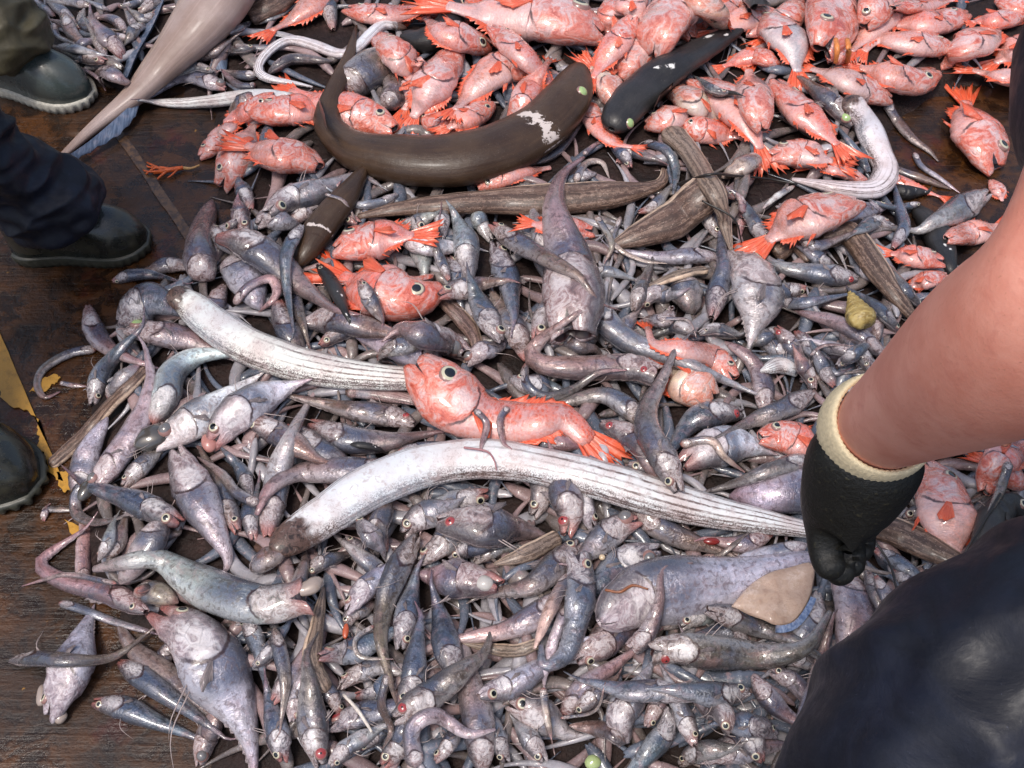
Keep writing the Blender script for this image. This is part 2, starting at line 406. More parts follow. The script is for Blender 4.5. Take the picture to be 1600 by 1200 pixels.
# ------------------------------------------------------------------ fish anatomy
HEADR = [0, .012, .03, .055, .085, .115, .145, .175, .2, .22, .236, .248, .256, .264, .278, .3]
def profile(kind, up):
    """half height relative to the deepest point, in fish space u'"""
    if kind == 'red':
        xs = [0, .03, .08, .15, .25, .36, .5, .64, .78, .9, 1]; ys = [.34, .50, .72, .92, 1.0, 1.0, .88, .66, .42, .25, .24]
    elif kind == 'grey':
        xs = [0, .03, .08, .15, .25, .36, .5, .64, .78, .9, 1]; ys = [.26, .42, .64, .86, 1.0, .98, .76, .50, .28, .13, .03]
    elif kind == 'slug':
        xs = [0, .05, .15, .3, .5, .7, .9, 1]; ys = [.25, .5, .85, 1, .98, .8, .45, .12]
    else:
        xs = [0, .1, .5, 1]; ys = [1, 1, 1, 1]
    return np.interp(up, xs, ys)
def frames(p, roll):
    T = np.gradient(p, axis=0); T /= np.linalg.norm(T, axis=1)[:, None] + 1e-12
    up = np.array([0, 0, 1.0])
    N = up - (T @ up)[:, None] * T; N /= np.linalg.norm(N, axis=1)[:, None] + 1e-9
    S = np.cross(T, N)                                  # left-hand side seen from above is -S ...
    r = np.asarray(roll)
    c, s = np.cos(r)[:, None] if r.ndim else np.cos(r), np.sin(r)[:, None] if r.ndim else np.sin(r)
    N2 = N * c + S * s; S2 = S * c - N * s
    return T, N2, S2

def body_mesh(kind, p, a, b, up, T, N, D, seg, gape, seed, lumps=1.0):
    """one continuous closed skin with a recessed mouth"""
    n = len(p); th = np.linspace(0, 2 * np.pi, seg, endpoint=False)
    V = []; F = []; FM = []; UV = []
    cth, sth = np.cos(th), np.sin(th)
    Lh = np.linalg.norm(p[1:] - p[:-1], axis=1).sum()
    for i in range(n):
        u = up[i]
        ra, rb = a[i], b[i]
        f = np.ones(seg)
        if kind in ('grey', 'red'):
            fl = np.clip((np.abs(sth) - .30) / .42, 0, 1); ugr = .272 - .075 * cth ** 2
            f += fl * (.06 * np.exp(-((u - ugr + .022) / .016) ** 2) - .13 * np.exp(-((u - ugr - .004) / .009) ** 2))
            f += fl * .035 * np.exp(-((u - ugr + .085) / .014) ** 2)                                    # cheek ridge
            f += (.07 * np.exp(-((u - .10) / .05) ** 2)) * np.exp(-((cth - .75) / .25) ** 2)              # brow
            du, dt = (u - .10) / .035, (cth - .47) / .26
            rr_ = du ** 2 + dt ** 2
            f += (np.abs(sth) > .2) * (.07 * np.exp(-((np.sqrt(rr_) - 1.25) / .35) ** 2) - .06 * np.exp(-rr_ / .5))   # eye socket
            mw = max(0.0, 1 - u / (.075 if gape > .5 else .06))                                         # the cleft of the mouth
            f -= mw ** .8 * (.55 if gape > .5 else .20) * np.exp(-((cth + .22) / (.24 if gape > .5 else .12)) ** 2)
        ex = 1.0
        off = D[i] * (ra * cth * (1 - (1 - f) * .3))[:, None] + N[i] * (rb * sth * f * (1 + 0.06 * cth))[:, None]
        ring = p[i] + off
        if kind in ('grey', 'red') and u < .115:
            jw = (1 - u / .115)
            ring = ring + D[i] * (ra * .20 * gape * jw * np.where(cth > -.22, .35, -1.0) * (np.abs(cth + .22)) ** .5)[:, None]     # jaws part
            ring = ring - T[i] * (a.max() * (.10 + .16 * gape) * jw * np.clip(-cth - .25, 0, 1))[:, None]                             # lower jaw juts
            ring = ring + T[i] * (a.max() * .16 * jw ** 2 * np.exp(-((cth + .22) / .25) ** 2))[:, None]                               # corner set back
        V.append(ring)
        UV += [(u, j / seg) for j in range(seg)]
    V = np.vstack(V)
    # lumps
    if lumps > 0:
        k = 0
        for i in range(n):
            am = (0.075 if up[i] < .25 and kind in ('grey', 'red') else 0.04) * lumps * min(a[i], b[i] * 1.3)
            sc = 1.0 / max(a.max() * (0.55 if up[i] < .25 else 1.3), 1e-4)
            for j in range(seg):
                q = V[k]; w = mnoise.noise(Vector((q[0] * sc + seed, q[1] * sc, q[2] * sc)))
                V[k] = q + (q - p[i]) / (np.linalg.norm(q - p[i]) + 1e-9) * am * w * 1.6
                k += 1
    for i in range(n - 1):
        for j in range(seg):
            j2 = (j + 1) % seg
            F.append((i * seg + j, i * seg + j2, (i + 1) * seg + j2, (i + 1) * seg + j))
            FM.append(0)
    Vl = [v for v in V]
    # tail cap
    Vl.append(p[-1] + T[-1] * a[-1] * 0.4); UV.append((1, .25)); ct = len(Vl) - 1
    for j in range(seg): F.append(((n - 1) * seg + j, (n - 1) * seg + (j + 1) % seg, ct)); FM.append(0)
    # mouth: rings going back inside
    dep = a.max() * (0.35 + 0.8 * gape)
    prev = list(range(seg))
    for s, dd in ((0.80, 0.04), (0.66, 0.5)):
        c = p[0]; base = len(Vl)
        for j in range(seg):
            Vl.append(c + (V[j] - c) * s + T[0] * dep * dd); UV.append((0.0, j / seg))
        for j in range(seg):
            j2 = (j + 1) % seg
            F.append((prev[j2], prev[j], base + j, base + j2)); FM.append(1 if dd > 0.1 and kind in ('grey', 'red') else 0)
        prev = list(range(base, base + seg))
    Vl.append(p[0] + T[0] * dep); UV.append((0, .2)); ci = len(Vl) - 1
    for j in range(seg): F.append((prev[(j + 1) % seg], prev[j], ci)); FM.append(1 if kind in ('grey', 'red') else 0)
    return np.array(Vl), F, FM, UV

def strip_fin(base, tip, nor, thick):
    """a thin webbed fin: rows base, middle, tip on both faces"""
    K = len(base); V = []; UV = []
    for sgn in (1, -1):
        for row, (f, t) in enumerate(((0, 1.0), (0.55, 0.6), (1, 0.25))):
            for k in range(K):
                V.append(base[k] * (1 - f) + tip[k] * f + nor[k] * thick * t * sgn); UV.append((k / max(1, K - 1), f))
    F = []
    def ix(s, r, k): return s * 3 * K + r * K + k
    for s in (0, 1):
        for r in (0, 1):
            for k in range(K - 1):
                q = (ix(s, r, k), ix(s, r, k + 1), ix(s, r + 1, k + 1), ix(s, r + 1, k)); F.append(q if s == 0 else q[::-1])
    for k in range(K - 1): F.append((ix(0, 2, k), ix(0, 2, k + 1), ix(1, 2, k + 1), ix(1, 2, k)))
    for k in (0, K - 1):
        for r in (0, 1): F.append((ix(0, r, k), ix(0, r + 1, k), ix(1, r + 1, k), ix(1, r, k)))
    return V, F, UV

def thread(pts, r, n=9, S=5):
    C = catmull(np.array(pts), n); T, N, B = frames(C, 0.0); V = []
    for i in range(n):
        rr = r * (1 - .85 * i / (n - 1))
        for j in range(S):
            q = 2 * math.pi * j / S; V.append(C[i] + N[i] * rr * math.cos(q) + B[i] * rr * math.sin(q))
    F = [(i * S + j, i * S + (j + 1) % S, (i + 1) * S + (j + 1) % S, (i + 1) * S + j) for i in range(n - 1) for j in range(S)]
    return V, F + [tuple(range(S))[::-1], tuple((n - 1) * S + j for j in range(S))]
EYES = {}
def eye_mesh(kind):
    if kind in EYES: return EYES[kind]
    prof = {'e': [(0, .34, 'p'), (.25, .33, 'p'), (.52, .29, 'p'), (.56, .27, 'i'), (.66, .24, 'i'), (.80, .19, 'i'), (.86, .16, 'r'), (1.0, .04, 'r'), (1.08, -.3, 'r')],
            'E': [(0, .75, 'G'), (.3, .70, 'G'), (.6, .55, 'G'), (.85, .28, 'G'), (.9, .18, 'r'), (1.05, 0, 'r'), (1.08, -.3, 'r')],
            'R': [(0, .46, 'p'), (.2, .44, 'p'), (.3, .42, 'X'), (.6, .34, 'X'), (.85, .16, 'X'), (1.05, 0, 'r'), (1.08, -.3, 'r')],
            'g': [(0, .55, 'N'), (.3, .52, 'N'), (.6, .42, 'N'), (.85, .2, 'N'), (.95, .1, 'r'), (1.05, 0, 'r'), (1.08, -.3, 'r')]}[kind]
    mats = {'p': M['pupil'], 'i': M['iris'], 'r': M['rim'], 'G': M['greyeye'], 'X': M['redeye'], 'N': M['greeneye']}
    ml = list(dict.fromkeys(c for _, _, c in prof))
    S = 16; V = [(0, 0, prof[0][1])]; F = []; FM = []
    for r, z, c in prof[1:]:
        for j in range(S):
            t = 2 * math.pi * j / S; V.append((r * math.cos(t), r * math.sin(t), z))
    for j in range(S): F.append((0, 1 + j, 1 + (j + 1) % S)); FM.append(ml.index(prof[1][2]))
    for i in range(1, len(prof) - 1):
        for j in range(S):
            a0 = 1 + (i - 1) * S; b0 = 1 + i * S
            F.append((a0 + j, b0 + j, b0 + (j + 1) % S, a0 + (j + 1) % S)); FM.append(ml.index(prof[i + 1][2]))
    o = new_obj('eye', V, F, [mats[c] for c in ml], fmat=FM)
    me = o.data; bpy.data.objects.remove(o)
    EYES[kind] = me
    return me
def add_eye(parent, pos, nor, r, kind):
    o = bpy.data.objects.new('eye', eye_mesh(kind)); COL.objects.link(o); o.parent = parent
    o.location = Vector(pos)
    o.rotation_euler = Vector(nor).to_track_quat('Z', 'Y').to_euler()
    o.scale = (r, r, r)
    return o

COLS = {'g': (.165, .130, .118), 'b': (.095, .115, .155), 'p': (.30, .19, .185), 's': (.37, .36, .385), 'w': (.72, .69, .70), 'l': (.44, .375, .41),
        'n': (.16, .10, .075), 't': (.42, .34, .27), 'd': (.035, .032, .033), 'r': (.62, .105, .05), 'k': (.62, .215, .155), 'c': (.62, .50, .36), 'o': (.66, .10, .04), 'm': (.62, .30, .255), 'y': (.66, .58, .66), 'W': (.86, .85, .90), 'z': (.03, .02, .015)}
CNAME = {'g': 'grey brown', 'b': 'blue grey', 'p': 'pinkish', 's': 'silver', 'w': 'white', 'l': 'lilac', 'n': 'brown', 't': 'tan', 'd': 'black',
         'r': 'red', 'k': 'pink red', 'c': 'cream', 'o': 'bright orange', 'm': 'pale pink', 'y': 'pale lilac', 'W': 'white', 'z': 'dark brown'}
ALL = []       # (object, kind, colour, pixel spine, label or None)

def make_fish(kind, colr, w, pix, flags='', label=None, name=None, widths=None, sink=0.62, stuff=None):
    """kind r: deep bodied red fish, g: small whip-tailed fish, e/M: ribbon fish (white / brown streaked), h: thin tail-like eel, q: smooth slug-like"""
    if kind == 'g' and 'm' not in flags and rng.random() < .35: flags += 'm'
    seed = float(rng.random() * 50)
    if kind == 'g' and stuff is None and widths is None and w < 60:
        P0 = np.asarray(pix, float); dv = P0[-1] - P0[-2]; dv /= np.linalg.norm(dv) + 1e-9; tl = w * rng.uniform(.7, 1.7); cr = rng.normal() * .45
        e1 = P0[-1] + dv * tl * .5; d2 = np.array([dv[0] * math.cos(cr) - dv[1] * math.sin(cr), dv[0] * math.sin(cr) + dv[1] * math.cos(cr)])
        pix = np.vstack([P0, e1, e1 + d2 * tl * .6])
    C = catmull(pix, 40)
    Lpx = np.linalg.norm(np.diff(C, axis=0), axis=1).sum()
    big = w > 40
    if kind == 'r':
        uh = np.clip(1.0 * w / Lpx, .22, .55); anat = 'red'; flat = .60; seg = 24
        body = np.linspace(.34, 1, 16)
    elif kind == 'g':
        uh = np.clip(1.15 * w / Lpx, .12, .42); anat = 'grey'; flat = .74; seg = 18 if not big else 24
        body = np.linspace(.33, 1, 17)
    elif kind == 'q':
        uh = .25; anat = 'slug'; flat = .7; seg = 14; body = np.linspace(.33, 1, 17)
    else:
        uh = .12; anat = 'eel'; flat = .62; seg = 16 if w > 18 else 10; body = np.linspace(.33, 1, 34)
    up = np.r_[HEADR, body]
    us = np.where(up < .25, uh * up / .25, uh + (1 - uh) * (up - .25) / .75)
    n = len(us)
    prof = profile(anat, up)
    if widths is not None: prof = np.interp(us, np.linspace(0, 1, len(widths)), widths) / w
    elif kind in ('e', 'M', 'h'):
        prof = np.interp(us, [0, .02, .06, .5, .8, 1], [.35, .75, 1, 1, .62, .16])
    P2 = resample(C, us)
    # settle on 30 even samples, then evaluate on rings
    ue = np.linspace(0, 1, 30)
    pe, ae, be = settle(resample(C, ue), w, np.interp(ue, us, prof), flat, sink)
    p = np.stack([np.interp(us, ue, pe[:, k]) for k in range(3)], -1)
    t = (p[:, 2] - CAM_H) / ray(P2[:, 0], P2[:, 1])[:, 2]
    p, t = at_z(P2[:, 0], P2[:, 1], p[:, 2])
    a = np.maximum(.5 * w * prof * t / FPX, .0009); b = a * flat
    if kind == 'g': b = np.minimum(b, a); b = np.where(up > .6, a * .85, b)
    if anat in ('eel', 'slug'): a[:4] *= np.array([.30, .55, .78, .92]); b[:4] *= np.array([.30, .55, .78, .92])
    if kind == 'r': b = np.where(up > .7, a * .45, b)
    side = -1 if 'V' in flags else 1 if 'D' in flags else (1 if rng.random() < .5 else -1)
    tw = rng.normal() * (0.22 if kind == 'r' else 0.35)
    T, N, S = frames(p, np.linspace(tw, tw * .4, n))
    D = S * side
    if N.shape[0] and side < 0: pass
    gape = 1.0 if 'm' in flags else 0.25
    if 'm' in flags and anat in ('red', 'grey'):
        a[:4] *= np.array([1.25, 1.15, 1.06, 1.02])
    a = a * np.interp(up, np.linspace(0, 1, 7), 1 + np.r_[0, rng.normal(size=5) * .06, 0])
    # orientation: make the cross section wind the same way for both sides
    DN = D if side > 0 else D
    V, F, FM, UV = body_mesh(anat, p, a, b, up, T, N, DN, seg, gape, seed)
    if np.dot(np.cross(D[n // 2], N[n // 2]), T[n // 2]) > 0: F = [f[::-1] for f in F]
    deposit(p, a, b)
    ctr = p[n // 2].copy(); ctr[2] = max(0.0, ctr[2] - b[n // 2])
    mat = {'r': 'red', 'g': 'grey', 'e': 'white', 'M': 'brown', 'h': 'grey', 'q': 'grey'}[kind]
    nm = name or {'r': 'red_fish', 'g': 'grey_fish', 'e': 'ribbon_fish', 'M': 'streaked_eel', 'h': 'thin_eel', 'q': 'smooth_fish'}[kind]
    if kind in 'gqh' and colr == 'd': mat = 'black'
    if colr == 'z': mat = 'shark'
    c = np.array(COLS[colr]) * (1 + (.16 if kind in 'grqh' else .05) * np.clip(rng.normal(), -1.6, 1.6)) * np.exp(rng.normal(size=3) * (np.array([.08, .03, .07]) if kind in 'gqh' else .02))
    if stuff is not None:
        stuff.append((V, F, FM, UV, c)); return None
    o = new_obj(nm, V - ctr, F, [M[mat], M['mouth']], None, ctr, FM, UV)
    o.pass_index = 1 if 'm' in flags else 0
    o.color = (*np.clip(c, 0.01, .95), 1)
    ALL.append((o, kind, colr, C, w, label))
    fin = 'redfin' if kind == 'r' else 'darkfin' if colr == 'd' else 'greyfin'
    amax = a.max(); pl = p - ctr
    # eye
    if 'x' not in flags and kind in 'rg':
        ek = 'E' if 'E' in flags else 'R' if 'R' in flags else 'G' if 'G' in flags else 'e'
        if ek == 'G': ek = 'g'
        ui = .105 if kind == 'r' else .10
        i = int(np.argmin(abs(up - ui)))
        an = R(62)
        pos = pl[i] + D[i] * a[i] * math.cos(an) * .92 + N[i] * b[i] * math.sin(an) * .97
        nor = D[i] * math.cos(an) / a[i] + N[i] * math.sin(an) / b[i]; nor /= np.linalg.norm(nor)
        er = (.27 if kind == 'r' else .33) * (amax if w < 60 or kind == 'r' else amax * .8) * (1.35 if ek in 'Eg' else 1) * (1 + .12 * rng.normal())
        add_eye(o, pos, nor * 1.0, er, ek)
    # fins
    def fin_strip(nmx, u0, u1, sgn, h, K, sweep, jag=.45):
        uu = np.linspace(u0, u1, K); base = []; tip = []; nor = []
        for k, q in enumerate(uu):
            x = np.array([np.interp(q, up, pl[:, m]) for m in range(3)]); d = np.array([np.interp(q, up, D[:, m]) for m in range(3)])
            tt = np.array([np.interp(q, up, T[:, m]) for m in range(3)]); nn = np.array([np.interp(q, up, N[:, m]) for m in range(3)])
            aa = np.interp(q, up, a)
            env = math.sin(math.pi * (k + .6) / (K + .2)) ** .6
            hh = h * amax * env * (1 if k % 2 == 0 else 1 - jag) * (1 + .2 * rng.normal())
            base.append(x + d * aa * .93 * sgn); tip.append(x + d * (aa * .93 + hh * .8) * sgn + tt * hh * sweep + nn * hh * .15 * rng.normal()); nor.append(nn)
        v, f, uv = strip_fin(base, tip, nor, max(.0008, .03 * amax))
        new_obj(nmx, v, f, [M[fin]], o, uvs=uv)
    def pect(length, width, ang):
        i = int(np.argmin(abs(up - .275))); K = 7
        x = pl[i] + N[i] * b[i] * .97 - D[i] * a[i] * .12
        ax = T[i] * math.cos(ang) - D[i] * math.sin(ang) + N[i] * .16; ax /= np.linalg.norm(ax)
        cr = np.cross(N[i], ax); base = []; tip = []; nor = []
        for k in range(K):
            s_ = k / (K - 1) - .5
            base.append(x + cr * width * .35 * s_ * amax)
            tip.append(x + ax * length * amax * (1 - .55 * abs(s_ + .2)) * (1 + .07 * rng.normal()) + cr * width * 1.1 * s_ * amax - N[i] * (.12 * length * amax)); nor.append(N[i])
        v, f, uv = strip_fin(base, tip, nor, max(.0006, .025 * amax))
        new_obj('pectoral_fin', v, f, [M[fin]], o, uvs=uv)
    if kind == 'r':
        if 'p' not in flags or True:
            fin_strip('dorsal_fin', .28, .82, 1, .36, 25, .9, .5)
            fin_strip('anal_fin', .52, .85, -1, .34, 15, .9, .5)
            fin_strip('pelvic_fin', .34, .40, -1, .45, 4, 1.3)
        pect(.95, .5, .25 + .3 * rng.random())
        if 'p' not in flags:
            K = 21; base = []; tip = []; nor = []
            e = pl[-1]; l = 1.5 * amax
            if 'F' in flags: l *= 1.25
            for k in range(K):
                s_ = 2 * k / (K - 1) - 1
                an = s_ * R(34)
                rr = l * (.72 + .28 * abs(s_)) * (1 + .10 * rng.normal()) * (1 if k % 2 == 0 else .74)
                base.append(e + D[-1] * a[-1] * .95 * s_ - T[-1] * a[-1] * .8)
                tip.append(e + T[-1] * rr * math.cos(an) + D[-1] * (rr * math.sin(an)) + N[-1] * rr * (.08 * math.sin(k * 1.3) - (0 if 'U' in flags else .06))); nor.append(N[-1])
            v, f, uv = strip_fin(base, tip, nor, max(.001, .035 * amax))
            new_obj('tail_fin', v, f, [M['redfin']], o, uvs=uv)
    elif kind == 'g' and w > 20 and 'x' not in flags:
        pect(.85, .32, .3 + .5 * rng.random())
        if rng.random() < .55: fin_strip('dorsal_fin', .29, .37, 1, .55, 5, .9)
        for q in range(2):
            i = int(np.argmin(abs(up - (.29 + .03 * q)))); ln = amax * rng.uniform(1.0, 2.6); d0 = (-D[i] if rng.random() < .6 else D[i]); base_ = pl[i] + d0 * a[i] * .9 + N[i] * b[i] * .3
            tv, tf = thread([base_, base_ + d0 * ln * .4 + T[i] * ln * .3 + N[i] * ln * .1, base_ + d0 * ln * .55 + T[i] * ln * rng.uniform(.5, .95) - N[i] * ln * .05], max(.0007, .028 * amax))
            new_obj('fin_ray', tv, tf, [M['bonefin']], o)
        if w > 32: fin_strip('anal_fin', .5, .93, -1, .10, 19, .8, .7)
    elif kind in 'eM' and w > 20:
        fin_strip('dorsal_fin', .2, .92, 1, .10, 41, .6, .5)
    return o
